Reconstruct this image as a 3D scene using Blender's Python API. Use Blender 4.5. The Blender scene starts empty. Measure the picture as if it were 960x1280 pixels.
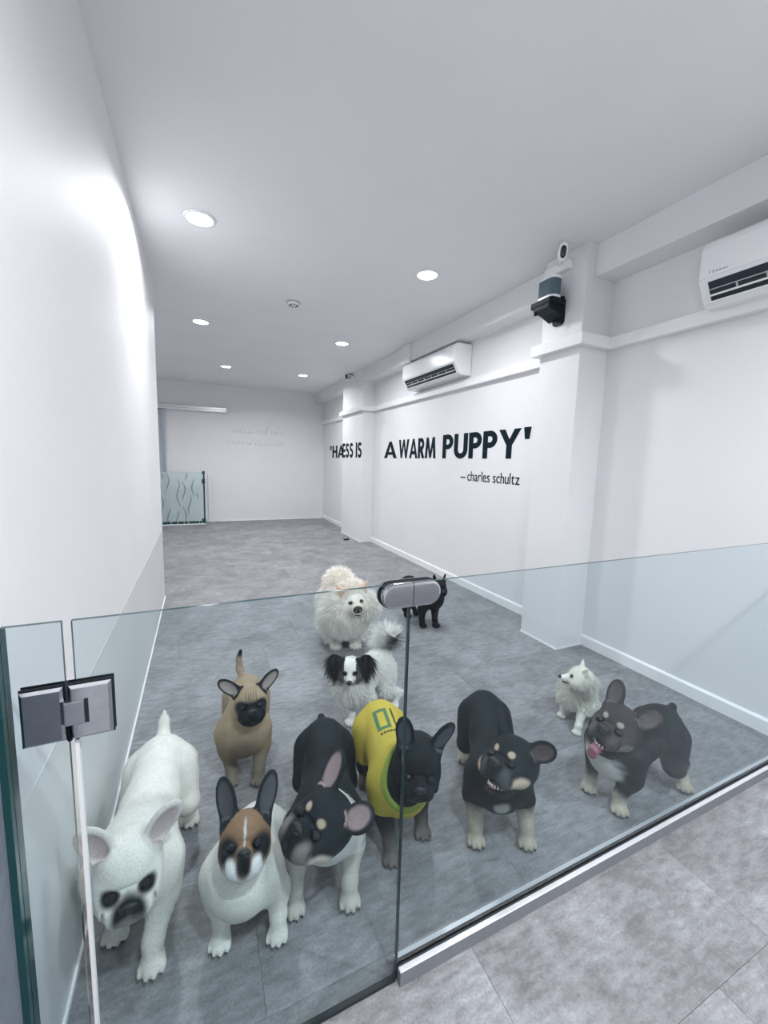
import bpy, bmesh, math, random
import numpy as np
from mathutils import Vector, Matrix
from mathutils.bvhtree import BVHTree

random.seed(7)
rng = np.random.default_rng(11)
SC = bpy.context.scene
COL = SC.collection

# ------------------------------------------------------------------ camera
F_PX, PITCH, YAW, ROLL, EYE = 506.3, 0.1218, 0.4301, 0.0278, 1.5
fwd = Vector((math.sin(YAW) * math.cos(PITCH), math.cos(YAW) * math.cos(PITCH), -math.sin(PITCH)))
rgt = Vector((math.cos(YAW), -math.sin(YAW), 0))
up = rgt.cross(fwd)
r2 = rgt * math.cos(ROLL) + up * math.sin(ROLL)
u2 = up * math.cos(ROLL) - rgt * math.sin(ROLL)
cd = bpy.data.cameras.new('camera')
cam = bpy.data.objects.new('camera', cd)
COL.objects.link(cam)
cam.matrix_world = Matrix(((r2.x, u2.x, -fwd.x, 0), (r2.y, u2.y, -fwd.y, 0), (r2.z, u2.z, -fwd.z, EYE), (0, 0, 0, 1)))
cd.sensor_fit = 'HORIZONTAL'
cd.sensor_width = 36.0
cd.lens = F_PX / 960 * 36.0
cd.clip_start = 0.02
SC.camera = cam

# ------------------------------------------------------------------ world, exposure
w = bpy.data.worlds.new('world')
w.use_nodes = True
w.node_tree.nodes['Background'].inputs[0].default_value = (0.8, 0.85, 0.9, 1)
w.node_tree.nodes['Background'].inputs[1].default_value = 0.3
SC.world = w
SC.view_settings.view_transform = 'Standard'
SC.view_settings.look = 'None'
SC.view_settings.gamma = 1
SC.view_settings.use_curve_mapping = False
SC.view_settings.exposure = -0.05
SC.cycles.max_bounces = 14
SC.cycles.diffuse_bounces = 8
SC.cycles.transparent_max_bounces = 16
LAMP_W = 25          # watts of each ceiling downlight
HALL_W = 52          # downlights of the hall on the camera side
LAMP_COL = (0.97, 0.985, 1.0)

# room dimensions (metres); X across, Y into the room, Z up
XL, XR, YN, YF, H = -0.363, 2.955, -2.4, 10.29, 3.155
YG = 0.89            # glass partition
LEFT_END = 4.78      # where the near left wall stops
XLL = -2.4           # left side of the wider rear part

# ------------------------------------------------------------------ materials
def nt(name):
    m = bpy.data.materials.new(name)
    m.use_nodes = True
    t = m.node_tree
    return m, t, t.nodes['Principled BSDF']

def plain(name, col, rough=0.5, metal=0.0, bump=0.0, bscale=200, var=0.0, vscale=6, emit=None, spec=None):
    m, t, b = nt(name)
    b.inputs['Base Color'].default_value = (*col, 1)
    b.inputs['Roughness'].default_value = rough
    b.inputs['Metallic'].default_value = metal
    if spec is not None:
        b.inputs['Specular IOR Level'].default_value = spec
    tc = t.nodes.new('ShaderNodeTexCoord')
    if var:
        n = t.nodes.new('ShaderNodeTexNoise'); n.inputs['Scale'].default_value = vscale
        n.inputs['Detail'].default_value = 5
        t.links.new(tc.outputs['Object'], n.inputs['Vector'])
        r = t.nodes.new('ShaderNodeMapRange')
        r.inputs[1].default_value = 0.3; r.inputs[2].default_value = 0.7
        r.inputs[3].default_value = 1 - var; r.inputs[4].default_value = 1 + var
        t.links.new(n.outputs['Fac'], r.inputs[0])
        mx = t.nodes.new('ShaderNodeMix'); mx.data_type = 'RGBA'; mx.blend_type = 'MULTIPLY'
        mx.inputs[0].default_value = 1
        mx.inputs[6].default_value = (*col, 1)
        t.links.new(r.outputs[0], mx.inputs[7])
        t.links.new(mx.outputs[2], b.inputs['Base Color'])
    if bump:
        n2 = t.nodes.new('ShaderNodeTexNoise'); n2.inputs['Scale'].default_value = bscale
        t.links.new(tc.outputs['Object'], n2.inputs['Vector'])
        bp = t.nodes.new('ShaderNodeBump'); bp.inputs['Strength'].default_value = bump
        bp.inputs['Distance'].default_value = 0.004
        t.links.new(n2.outputs['Fac'], bp.inputs['Height'])
        t.links.new(bp.outputs['Normal'], b.inputs['Normal'])
    if emit:
        b.inputs['Emission Color'].default_value = (*emit[0], 1)
        b.inputs['Emission Strength'].default_value = emit[1]
    return m

M = {}
M['wall'] = plain('white_wall_paint', (0.76, 0.76, 0.775), 0.6, bump=0.06, bscale=120, var=0.02, vscale=1.5)
M['ceiling'] = plain('ceiling_paint', (0.79, 0.795, 0.81), 0.85, bump=0.08, bscale=150, var=0.02, vscale=2)
M['panel'] = plain('wall_guard_panel', (0.68, 0.695, 0.705), 0.32, var=0.03, vscale=2)
M['trim'] = plain('white_gloss_trim', (0.84, 0.84, 0.85), 0.3)
M['stub'] = plain('grey_post', (0.16, 0.185, 0.22), 0.55, bump=0.3, bscale=300, var=0.08, vscale=40)
M['joint'] = plain('floor_joint', (0.25, 0.25, 0.26), 0.9)
M['white_plastic'] = plain('white_plastic', (0.86, 0.865, 0.88), 0.22)
M['grey_plastic'] = plain('grey_plastic', (0.45, 0.47, 0.5), 0.4)
M['black_plastic'] = plain('black_plastic', (0.004, 0.011, 0.017), 0.6, spec=0.25)
M['vent_dark'] = plain('vent_interior', (0.01, 0.022, 0.032), 0.5)
M['chrome'] = plain('polished_chrome', (0.42, 0.43, 0.46), 0.14, 1.0, var=0.05, vscale=60)
M['steel'] = plain('satin_steel', (0.45, 0.47, 0.51), 0.3, 1.0, var=0.08, vscale=25)
M['aluminium'] = plain('satin_aluminium', (0.20, 0.21, 0.235), 0.6, 0.0, var=0.06, vscale=30)
M['alu_bright'] = plain('bright_aluminium', (0.74, 0.75, 0.78), 0.42, 0.5)
M['rail'] = plain('rail_aluminium', (0.80, 0.81, 0.83), 0.25, 0.8)
M['rubber'] = plain('black_rubber_seal', (0.008, 0.014, 0.018), 0.5)
M['edge'] = plain('glass_edge', (0.012, 0.06, 0.068), 0.12)
M['edge_light'] = plain('glass_edge_polished', (0.33, 0.5, 0.52), 0.15)
M['vinyl'] = plain('navy_vinyl_lettering', (0.003, 0.012, 0.021), 0.75, spec=0.15)
M['fabric'] = plain('grey_speaker_fabric', (0.10, 0.15, 0.18), 0.9, bump=0.5, bscale=900, var=0.15, vscale=300)
M['lens'] = plain('black_glass_lens', (0.004, 0.008, 0.012), 0.06)
M['lamp'] = plain('lamp_diffuser', (0.9, 0.9, 0.9), 0.4, emit=((0.98, 0.99, 1.0), 14))
M['film'] = plain('gate_wave_film', (0.16, 0.22, 0.23), 0.5)
M['eye'] = plain('dog_eye', (0.006, 0.006, 0.008), 0.05)
M['nose'] = plain('dog_nose', (0.006, 0.012, 0.017), 0.35, bump=0.4, bscale=500)
M['claw'] = plain('dog_claw', (0.012, 0.02, 0.026), 0.35)
M['claw_pale'] = plain('pale_dog_claw', (0.12, 0.11, 0.10), 0.4)
M['tongue'] = plain('pink_tongue', (0.30, 0.10, 0.14), 0.35, bump=0.3, bscale=300)
M['teeth'] = plain('dog_teeth', (0.75, 0.73, 0.66), 0.3)
M['collar_white'] = plain('white_collar', (0.75, 0.76, 0.77), 0.5)
M['green_print'] = plain('green_jersey_print', (0.05, 0.16, 0.075), 0.7)
M['dark_print'] = plain('dark_jersey_print', (0.035, 0.045, 0.02), 0.7)

def glass_mat(name, tint, ior=1.45, haze=0.0):
    m = bpy.data.materials.new(name); m.use_nodes = True
    t = m.node_tree; t.nodes.clear()
    out = t.nodes.new('ShaderNodeOutputMaterial')
    tr = t.nodes.new('ShaderNodeBsdfTransparent'); tr.inputs[0].default_value = (*tint, 1)
    gl = t.nodes.new('ShaderNodeBsdfGlossy'); gl.inputs['Roughness'].default_value = 0.0
    gl.inputs['Color'].default_value = (0.95, 0.98, 1, 1)
    g = t.nodes.new('ShaderNodeNewGeometry')
    mr = t.nodes.new('ShaderNodeMapRange')
    mr.inputs[3].default_value = ior; mr.inputs[4].default_value = 1 / ior
    t.links.new(g.outputs['Backfacing'], mr.inputs[0])
    fr = t.nodes.new('ShaderNodeFresnel'); t.links.new(mr.outputs[0], fr.inputs['IOR'])
    mx = t.nodes.new('ShaderNodeMixShader')
    t.links.new(fr.outputs[0], mx.inputs[0])
    t.links.new(tr.outputs[0], mx.inputs[1]); t.links.new(gl.outputs[0], mx.inputs[2])
    last = mx
    if haze:
        df = t.nodes.new('ShaderNodeBsdfDiffuse'); df.inputs[0].default_value = (0.66, 0.74, 0.75, 1)
        m2 = t.nodes.new('ShaderNodeMixShader'); m2.inputs[0].default_value = haze
        t.links.new(mx.outputs[0], m2.inputs[1]); t.links.new(df.outputs[0], m2.inputs[2]); last = m2
    t.links.new(last.outputs[0], out.inputs[0])
    return m
M['glass'] = glass_mat('clear_glass', (0.885, 0.93, 0.945), 1.25)
M['gate_glass'] = glass_mat('frosted_gate_glass', (0.90, 0.95, 0.95), haze=0.38)
M['slide_glass'] = glass_mat('sliding_door_glass', (0.88, 0.92, 0.95), haze=0.25)

def floor_mat():
    m, t, b = nt('grey_vinyl_tile')
    b.inputs['Roughness'].default_value = 0.5
    tc = t.nodes.new('ShaderNodeTexCoord'); oi = t.nodes.new('ShaderNodeObjectInfo')
    mul = t.nodes.new('ShaderNodeVectorMath'); mul.operation = 'SCALE'; mul.inputs['Scale'].default_value = 37.0
    cb = t.nodes.new('ShaderNodeCombineXYZ')
    for i in range(3): t.links.new(oi.outputs['Random'], cb.inputs[i])
    t.links.new(cb.outputs[0], mul.inputs[0])
    add = t.nodes.new('ShaderNodeVectorMath'); add.operation = 'ADD'
    t.links.new(tc.outputs['Object'], add.inputs[0]); t.links.new(mul.outputs[0], add.inputs[1])
    mp = t.nodes.new('ShaderNodeMapping'); mp.inputs['Scale'].default_value = (1.0, 3.2, 1)
    t.links.new(add.outputs[0], mp.inputs[0])
    def noise(vec, sc, det):
        n = t.nodes.new('ShaderNodeTexNoise'); n.inputs['Scale'].default_value = sc; n.inputs['Detail'].default_value = det
        n.inputs['Roughness'].default_value = 0.62
        t.links.new(vec, n.inputs['Vector']); return n
    n1 = noise(add.outputs[0], 3.2, 6); n2 = noise(mp.outputs[0], 14, 7); n3 = noise(add.outputs[0], 130, 3)
    def mrange(src, a, bb, lo, hi):
        r = t.nodes.new('ShaderNodeMapRange'); r.inputs[1].default_value = a; r.inputs[2].default_value = bb
        r.inputs[3].default_value = lo; r.inputs[4].default_value = hi
        t.links.new(src, r.inputs[0]); return r.outputs[0]
    def mth(a, bb, op='MULTIPLY'):
        q = t.nodes.new('ShaderNodeMath'); q.operation = op
        t.links.new(a, q.inputs[0]); t.links.new(bb, q.inputs[1]); return q.outputs[0]
    v = mth(mrange(n1.outputs[0], .3, .7, .70, 1.28), mrange(n2.outputs[0], .3, .7, .70, 1.3))
    v = mth(v, mrange(n3.outputs[0], .3, .7, .82, 1.18))
    v = mth(v, mrange(oi.outputs['Random'], 0, 1, .95, 1.05))
    mx = t.nodes.new('ShaderNodeMix'); mx.data_type = 'RGBA'; mx.blend_type = 'MULTIPLY'; mx.inputs[0].default_value = 1
    mx.inputs[6].default_value = (0.225, 0.226, 0.238, 1)
    t.links.new(v, mx.inputs[7]); t.links.new(mx.outputs[2], b.inputs['Base Color'])
    bp = t.nodes.new('ShaderNodeBump'); bp.inputs['Strength'].default_value = 0.12; bp.inputs['Distance'].default_value = 0.002
    t.links.new(n3.outputs[0], bp.inputs['Height']); t.links.new(bp.outputs[0], b.inputs['Normal'])
    return m
M['floor'] = floor_mat()

def coat_mat():
    m, t, b = nt('short_dog_coat')
    at = t.nodes.new('ShaderNodeAttribute'); at.attribute_name = 'coat'
    tc = t.nodes.new('ShaderNodeTexCoord')
    n = t.nodes.new('ShaderNodeTexNoise'); n.inputs['Scale'].default_value = 260; n.inputs['Detail'].default_value = 4
    n.inputs['Roughness'].default_value = 0.7
    t.links.new(tc.outputs['Object'], n.inputs['Vector'])
    n2 = t.nodes.new('ShaderNodeTexNoise'); n2.inputs['Scale'].default_value = 28; n2.inputs['Detail'].default_value = 5
    t.links.new(tc.outputs['Object'], n2.inputs['Vector'])
    def mr(s, lo, hi):
        r = t.nodes.new('ShaderNodeMapRange'); r.inputs[1].default_value = .3; r.inputs[2].default_value = .7
        r.inputs[3].default_value = lo; r.inputs[4].default_value = hi; t.links.new(s, r.inputs[0]); return r.outputs[0]
    q = t.nodes.new('ShaderNodeMath'); q.operation = 'MULTIPLY'
    t.links.new(mr(n.outputs[0], .80, 1.2), q.inputs[0]); t.links.new(mr(n2.outputs[0], .94, 1.05), q.inputs[1])
    mx = t.nodes.new('ShaderNodeMix'); mx.data_type = 'RGBA'; mx.blend_type = 'MULTIPLY'; mx.inputs[0].default_value = 1
    t.links.new(at.outputs['Color'], mx.inputs[6]); t.links.new(q.outputs[0], mx.inputs[7])
    t.links.new(mx.outputs[2], b.inputs['Base Color'])
    b.inputs['Roughness'].default_value = 0.62
    b.inputs['Specular IOR Level'].default_value = 0.18
    bp = t.nodes.new('ShaderNodeBump'); bp.inputs['Strength'].default_value = 0.6; bp.inputs['Distance'].default_value = 0.003
    t.links.new(n.outputs[0], bp.inputs['Height']); t.links.new(bp.outputs[0], b.inputs['Normal'])
    return m
M['coat'] = coat_mat()
def attr_mat(name, rough):
    m, t, b = nt(name)
    at = t.nodes.new('ShaderNodeAttribute'); at.attribute_name = 'coat'
    t.links.new(at.outputs['Color'], b.inputs['Base Color'])
    b.inputs['Roughness'].default_value = rough
    return m
M['fur'] = attr_mat('long_dog_fur', 0.75)
M['jersey'] = attr_mat('jersey_cloth', 0.85)

# ------------------------------------------------------------------ helpers
def link(name, me, mat=None, parent=None, loc=None):
    o = bpy.data.objects.new(name, me)
    COL.objects.link(o)
    if mat is not None and me is not None and len(me.materials) == 0:
        for q in (mat if isinstance(mat, (list, tuple)) else [mat]): me.materials.append(q)
    if parent: o.parent = parent
    if loc is not None: o.location = loc
    return o

def tag(o, label=None, cat=None, group=None, kind=None):
    if label: o['label'] = label
    if cat: o['category'] = cat
    if group: o['group'] = group
    if kind: o['kind'] = kind
    return o

def empty(name, loc=(0, 0, 0)):
    o = bpy.data.objects.new(name, None); COL.objects.link(o); o.location = loc
    o.empty_display_size = 0.05
    return o

def bm_mesh(bm, name, smooth=False):
    me = bpy.data.meshes.new(name); bm.normal_update(); bm.to_mesh(me); bm.free()
    if smooth:
        for p in me.polygons: p.use_smooth = True
    return me

def add_box(bm, x0, x1, y0, y1, z0, z1):
    v = [bm.verts.new((x, y, z)) for x in (x0, x1) for y in (y0, y1) for z in (z0, z1)]
    for f in ((0, 1, 3, 2), (4, 6, 7, 5), (0, 4, 5, 1), (2, 3, 7, 6), (0, 2, 6, 4), (1, 5, 7, 3)):
        bm.faces.new([v[i] for i in f])
    return v

def box(name, x0, x1, y0, y1, z0, z1, mat, parent=None, bevel=0.0, seg=2, origin=None):
    bm = bmesh.new()
    o = Vector(origin) if origin else Vector((0, 0, 0))
    add_box(bm, x0 - o.x, x1 - o.x, y0 - o.y, y1 - o.y, z0 - o.z, z1 - o.z)
    if bevel: bmesh.ops.bevel(bm, geom=list(bm.edges), offset=bevel, segments=seg, affect='EDGES', profile=0.5)
    bmesh.ops.recalc_face_normals(bm, faces=bm.faces)
    ob = link(name, bm_mesh(bm, name), mat, parent, None)
    ob.location = o
    return ob

def prism(name, pts, axis, a0, a1, mat, parent=None, bevel=0.0, seg=2, smooth=False):
    """pts: 2D outline; axis 'x' -> (y,z) outline, 'y' -> (x,z), 'z' -> (x,y)"""
    bm = bmesh.new()
    def mk(p, a):
        return {'x': (a, p[0], p[1]), 'y': (p[0], a, p[1]), 'z': (p[0], p[1], a)}[axis]
    A = [bm.verts.new(mk(p, a0)) for p in pts]; B = [bm.verts.new(mk(p, a1)) for p in pts]
    bm.faces.new(A); bm.faces.new(list(reversed(B)))
    n = len(pts)
    for i in range(n): bm.faces.new((A[i], A[(i + 1) % n], B[(i + 1) % n], B[i]))
    bmesh.ops.recalc_face_normals(bm, faces=bm.faces)
    if bevel:
        ed = [e for e in bm.edges if len(e.link_faces) == 2 and e.calc_face_angle() > 0.7]
        bmesh.ops.bevel(bm, geom=ed, offset=bevel, segments=seg, affect='EDGES', profile=0.5)
    return link(name, bm_mesh(bm, name, smooth), mat, parent)

def lathe(name, prof, mat, parent=None, n=32, loc=(0, 0, 0), rot=None, smooth=True):
    bm = bmesh.new(); rings = []
    for r, z in prof:
        if r < 1e-6: rings.append([bm.verts.new((0, 0, z))])
        else: rings.append([bm.verts.new((r * math.cos(2 * math.pi * i / n), r * math.sin(2 * math.pi * i / n), z)) for i in range(n)])
    for a, b in zip(rings, rings[1:]):
        for i in range(n):
            j = (i + 1) % n
            if len(a) == 1 and len(b) == 1: continue
            if len(a) == 1: bm.faces.new((a[0], b[i], b[j]))
            elif len(b) == 1: bm.faces.new((a[i], b[0], a[j]))
            else: bm.faces.new((a[i], b[i], b[j], a[j]))
    bmesh.ops.recalc_face_normals(bm, faces=bm.faces)
    o = link(name, bm_mesh(bm, name, smooth), mat, parent)
    o.location = loc
    if rot: o.rotation_euler = rot
    return o

def tube_mesh(bm, pts, rad, n=8):
    rings = []
    for i, p in enumerate(pts):
        p = Vector(p); a = Vector(pts[max(i - 1, 0)]); b = Vector(pts[min(i + 1, len(pts) - 1)])
        t = (b - a).normalized(); u = t.orthogonal().normalized()
        ref = Vector((0, 0, 1)) if abs(t.z) < .9 else Vector((1, 0, 0))
        u = t.cross(ref).normalized(); v = t.cross(u)
        r = rad[i] if isinstance(rad, (list, tuple)) else rad
        rings.append([bm.verts.new(p + (u * math.cos(2 * math.pi * k / n) + v * math.sin(2 * math.pi * k / n)) * r) for k in range(n)])
    for a, b in zip(rings, rings[1:]):
        for k in range(n): bm.faces.new((a[k], a[(k + 1) % n], b[(k + 1) % n], b[k]))
    bm.faces.new(rings[0]); bm.faces.new(list(reversed(rings[-1])))
    return rings

def tube(name, pts, rad, mat, parent=None, n=8):
    bm = bmesh.new(); tube_mesh(bm, pts, rad, n)
    bmesh.ops.recalc_face_normals(bm, faces=bm.faces)
    return link(name, bm_mesh(bm, name, True), mat, parent)

def struct(o): o['kind'] = 'structure'; return o

# ------------------------------------------------------------------ the room
T = 0.14
struct(box('wall_left', XL - T, XL, YN, LEFT_END, 0, H, M['wall']))
struct(box('wall_left_return', XLL, XL - T, LEFT_END - T, LEFT_END, 0, H, M['wall']))
struct(box('wall_left_rear', XLL - T, XLL, LEFT_END - T, YF, 0, H, M['wall']))
struct(box('wall_far', XLL - T, XR + T, YF, YF + T, 0, H, M['wall']))
struct(box('wall_near', XL - T, XR + T, YN - T, YN, 0, H, M['wall']))
struct(box('wall_right', XR, XR + T, YN, YF, 0, H, M['wall']))
struct(box('ceiling', XLL - T, XR + T, YN - T, YF + T, H, H + 0.1, M['ceiling']))
# pillars and the beam belong to the right wall
PIL = [(2.65, 2.30, 2.70), (2.725, 6.98, 8.10)]
for i, (px, y0, y1) in enumerate(PIL):
    struct(box('wall_pillar', px, XR, y0, y1, 0, H, M['wall'], bevel=0.004))
XB, ZB = 2.745, 2.925
yb = YN
for (px, y0, y1) in PIL + [(0, YF, YF)]:
    struct(box('ceiling_beam', XB, XR, yb, y0, ZB, H, M['wall'], bevel=0.003)); yb = y1
# ledge running round wall and pillars
LZ0, LZ1, LO = 2.415, 2.50, 0.055
def ledge(n, pts):
    """plan outline walked along the wall line, offset outward by LO"""
    return None
seg = [(XR, YN, 2.30), (XR, 2.70, 6.98), (XR, 8.10, YF)]
ti = 1
for x, y0, y1 in seg:
    struct(box('trim_%d' % ti, x - LO, x, y0, y1, LZ0, LZ1, M['trim'], bevel=0.004)); ti += 1
for px, y0, y1 in PIL:
    prism_pts = [(XR, y0 - LO), (px - LO, y0 - LO), (px - LO, y1 + LO), (XR, y1 + LO), (XR, y1), (px, y1), (px, y0), (XR, y0)]
    struct(prism('trim_%d' % ti, prism_pts, 'z', LZ0 + .001, LZ1 + .001, M['trim'], bevel=0.003)); ti += 1
# skirtings
sk = [(-0.0, 2.30), (2.70, 6.98), (8.10, YF)]
for y0, y1 in [(YN, 0.86), (0.92, 2.30), (2.70, 6.98), (8.10, YF)]:
    pts = [(XR, 0), (XR - 0.016, 0), (XR - 0.016, 0.078), (XR - 0.008, 0.09), (XR, 0.09)]
    struct(prism('baseboard_right', pts, 'y', y0, y1, M['trim']))
for (px, y0, y1) in PIL:
    struct(prism('baseboard_pillar', [(XR, y0 - .006), (px - .006, y0 - .006), (px - .006, y1 + .006), (XR, y1 + .006), (XR, y1), (px, y1), (px, y0), (XR, y0)], 'z', 0, 0.012, M['trim']))
struct(box('baseboard_left', XL, XL + 0.008, 0.92, LEFT_END, 0, 0.016, M['trim']))
struct(box('baseboard_far', 0.45, XR, YF - 0.012, YF, 0, 0.03, M['trim']))
# wipe-clean guard panels on the lower walls
struct(box('wall_guard_left', XL, XL + 0.001, 0.92, LEFT_END - .002, 0.016, 0.74, M['panel']))
struct(box('wall_guard_far', 0.4, XR - .02, YF - 0.004, YF, 0.03, 0.86, M['wall']))
# white corner trims beside the gate
struct(box('trim_%d' % ti, 0.19, 0.32, YF - 0.03, YF, 0, 1.12, M['wall'], bevel=0.003)); ti += 1

# floor of single vinyl tiles
floor = struct(box('floor', XLL - T, XR + T, YN - T, YF + T, -0.06, -0.004, M['joint']))
TX, TY, GAP = 0.914, 0.4575, 0.0008
X0, Y0 = 1.654, 0.495
cache = {}
def tile_mesh(wd, ln):
    k = (round(wd, 3), round(ln, 3))
    if k not in cache:
        bm = bmesh.new(); add_box(bm, -wd / 2, wd / 2, -ln / 2, ln / 2, -0.004, 0)
        top = [e for e in bm.edges if all(v.co.z > -1e-5 for v in e.verts)]
        bmesh.ops.bevel(bm, geom=top, offset=0.0006, segments=1, affect='EDGES')
        bmesh.ops.recalc_face_normals(bm, faces=bm.faces)
        me = bm_mesh(bm, 'floor_tile'); me.materials.append(M['floor']); cache[k] = me
    return cache[k]
row = math.floor((YN - Y0) / TY)
while Y0 + row * TY < YF:
    ya, ybb = max(YN, Y0 + row * TY), min(YF, Y0 + (row + 1) * TY)
    off = (row % 3) * TX / 3
    xl = XLL if ybb > LEFT_END else XL
    k = math.floor((xl - X0 - off) / TX)
    while X0 + off + k * TX < XR:
        xa, xb = max(xl, X0 + off + k * TX), min(XR, X0 + off + (k + 1) * TX)
        k += 1
        if xb - xa < 0.02 or ybb - ya < 0.02: continue
        link('floor_tile', tile_mesh(xb - xa - GAP, ybb - ya - GAP), None, floor, ((xa + xb) / 2, (ya + ybb) / 2, 0))
    row += 1

# ------------------------------------------------------------------ ceiling lamps
def downlight(x, y, watts, label, group):
    t = tag(empty('ceiling_downlight', (x, y, H)), label, 'ceiling light', group)
    lathe('trim_ring', [(0.085, -0.004), (0.087, -0.012), (0.105, -0.010), (0.110, 0.0), (0.085, 0.0)], M['white_plastic'], t)
    lathe('diffuser', [(0, -0.007), (0.06, -0.007), (0.086, -0.005), (0.086, -0.001)], M['lamp'], t)
    ld = bpy.data.lights.new('downlight_glow', 'AREA'); ld.shape = 'DISK'; ld.size = 0.15
    ld.spread = math.radians(158); ld.energy = watts; ld.color = LAMP_COL
    lo = bpy.data.objects.new('downlight_glow', ld); COL.objects.link(lo); lo.parent = t; lo.location = (0, 0, -0.016)
    return t
LG = 'round ceiling downlights'
for x, y, lab in [(0.05, 3.33, 'large bright round downlight in the left row, nearest and biggest of its three'),
                  (1.88, 3.32, 'large bright round downlight in the right row, nearest and biggest of its three'),
                  (0.07, 5.70, 'round downlight in the left row, middle of its three'),
                  (1.89, 5.70, 'round downlight in the right row, middle of its three'),
                  (0.50, 8.16, 'smallest round downlight in the left row, near the far wall'),
                  (1.91, 8.16, 'smallest round downlight in the right row, near the far wall')]:
    downlight(x, y, LAMP_W, lab, LG)
for x, y, lab in [(0.55, -0.35, 'round downlight above the left of the hall outside the glass'),
                  (2.15, -0.35, 'round downlight above the right of the hall outside the glass')]:
    downlight(x, y, HALL_W, lab, LG)
downlight(-1.5, 7.6, LAMP_W * .8, 'round downlight in the alcove behind the left wall', LG)

# ceiling sprinkler plate
t = tag(empty('smoke_detector', (0.96, 4.535, H)), 'small round grey detector with slotted cover in mid ceiling', 'smoke detector')
lathe('base', [(0, 0), (0.072, 0), (0.072, -0.012), (0.0, -0.012)], M['grey_plastic'], t)
lathe('cover', [(0.06, -0.012), (0.058, -0.026), (0.04, -0.034), (0.0, -0.036)], M['white_plastic'], t)
for k in range(8):
    a = k * math.pi / 4
    s = box('slot', 0.028, 0.05, -0.006, 0.006, -0.037, -0.026, M['vent_dark'], t)
    s.rotation_euler = (0, 0, a)

# ------------------------------------------------------------------ glass partition
def pane(name, x0, x1, z0, z1, parent, y=YG, th=0.01, m='glass', edges='edge'):
    bm = bmesh.new(); add_box(bm, x0, x1, y - th / 2, y + th / 2, z0, z1)
    bmesh.ops.recalc_face_normals(bm, faces=bm.faces)
    for f in bm.faces:
        f.material_index = 0 if abs(f.normal.y) > 0.9 else 1
    return link(name, bm_mesh(bm, name), [M[m], M[edges]], parent)

GT = 1.195
t = tag(empty('glass_side_panel', (-0.28, YG, 0)), 'narrow clear glass panel between left post and glass door', 'glass panel')
def under(t, o):
    """parent o (built in world coordinates) to thing t that has only a location"""
    o.parent = t; o.location = Vector(o.location) - Vector(t.location); return o
under(t, pane('pane', -0.322, -0.236, 0.004, GT, None))

t = tag(empty('glass_door', (0.13, YG, 0)), 'clear frameless glass door in front of the dogs at left', 'glass door')
under(t, pane('pane', -0.221, 0.484, 0.008, GT, None))
under(t, box('bottom_seal', -0.221, 0.484, YG - 0.007, YG + 0.007, 0.002, 0.012, M['rubber']))
under(t, box('edge_seal', -0.227, -0.2205, YG - 0.006, YG + 0.006, 0.008, 0.96, M['trim']))
t = tag(empty('glass_fixed_panel', (1.7, YG, 0)), 'long clear fixed glass panel running to the right wall', 'glass panel')
under(t, pane('pane', 0.489, XR - 0.001, 0.046, GT, None))
under(t, box('edge_seal', 0.4845, 0.4888, YG - 0.005, YG + 0.005, 0.008, 1.13, M['rubber']))
# sill channel
t = tag(empty('sill_channel', (1.7, YG, 0)), 'brushed aluminium floor channel holding the long glass panel', 'sill')
under(t, box('channel_base', 0.49, XR - .017, YG - 0.024, YG + 0.024, 0.0, 0.046, M['aluminium'], bevel=0.0008))
under(t, box('channel_lip', 0.49, XR - .017, YG - 0.0242, YG - 0.009, 0.046, 0.050, M['alu_bright'], bevel=0.0012))
under(t, box('channel_lip', 0.49, XR - .017, YG + 0.009, YG + 0.0242, 0.046, 0.050, M['alu_bright'], bevel=0.0012))
under(t, box('gasket', 0.49, XR - .017, YG - 0.009, YG - 0.0051, 0.046, 0.053, M['rubber']))
under(t, box('gasket', 0.49, XR - .017, YG + 0.0051, YG + 0.009, 0.046, 0.053, M['rubber']))
# post at the left wall
t = tag(empty('end_post', (-0.345, YG, 0)), 'dark grey post between left wall and narrow glass panel', 'post')
under(t, box('post_body', XL + .001, -0.334, 0.42, YG + 0.03, 0, GT - .004, M['stub'], bevel=0.002))
under(t, box('glass_groove', -0.334, -0.3225, YG - 0.02, YG + 0.02, 0, GT - .006, M['edge']))

# hinge (a part of the door)
door = bpy.data.objects['glass_door']
def leaf(name, x0, x1, z0, z1, yy, side):
    y0, y1 = (yy - 0.016, yy - 0.0055) if side < 0 else (yy + 0.0055, yy + 0.016)
    bm = bmesh.new(); add_box(bm, x0, x1, y0, y1, z0, z1)
    bmesh.ops.recalc_face_normals(bm, faces=bm.faces)
    ed = [e for e in bm.edges if all((v.co.y < y0 + 1e-5) if side < 0 else (v.co.y > y1 - 1e-5) for v in e.verts)]
    bmesh.ops.bevel(bm, geom=ed, offset=0.005, segments=1, affect='EDGES')
    return link(name, bm_mesh(bm, name), M['chrome'])
hg = under(door, leaf('hinge', -0.230, -0.163, 0.967, 1.073, YG, -1))
hg['label'] = 'square polished steel hinge'
def hpart(o): o.parent = hg; return o
hpart(leaf('hinge_leaf', -0.230, -0.163, 0.967, 1.073, YG, 1))
for s in (-1, 1): hpart(leaf('hinge_leaf', -0.302, -0.238, 0.967, 1.073, YG, s))
hpart(box('knuckle', -0.2375, -0.206, YG - 0.0195, YG - 0.008, 0.998, 1.044, M['steel'], bevel=0.0015))
hpart(box('knuckle_gap', -0.206, -0.200, YG - 0.0166, YG - 0.012, 0.998, 1.046, M['rubber']))
hpart(box('gasket', -0.304, -0.161, YG - 0.0062, YG - 0.0052, 0.964, 1.0765, M['rubber']))
hpart(box('gasket', -0.304, -0.161, YG + 0.0052, YG + 0.0062, 0.964, 1.0765, M['rubber']))
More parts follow.
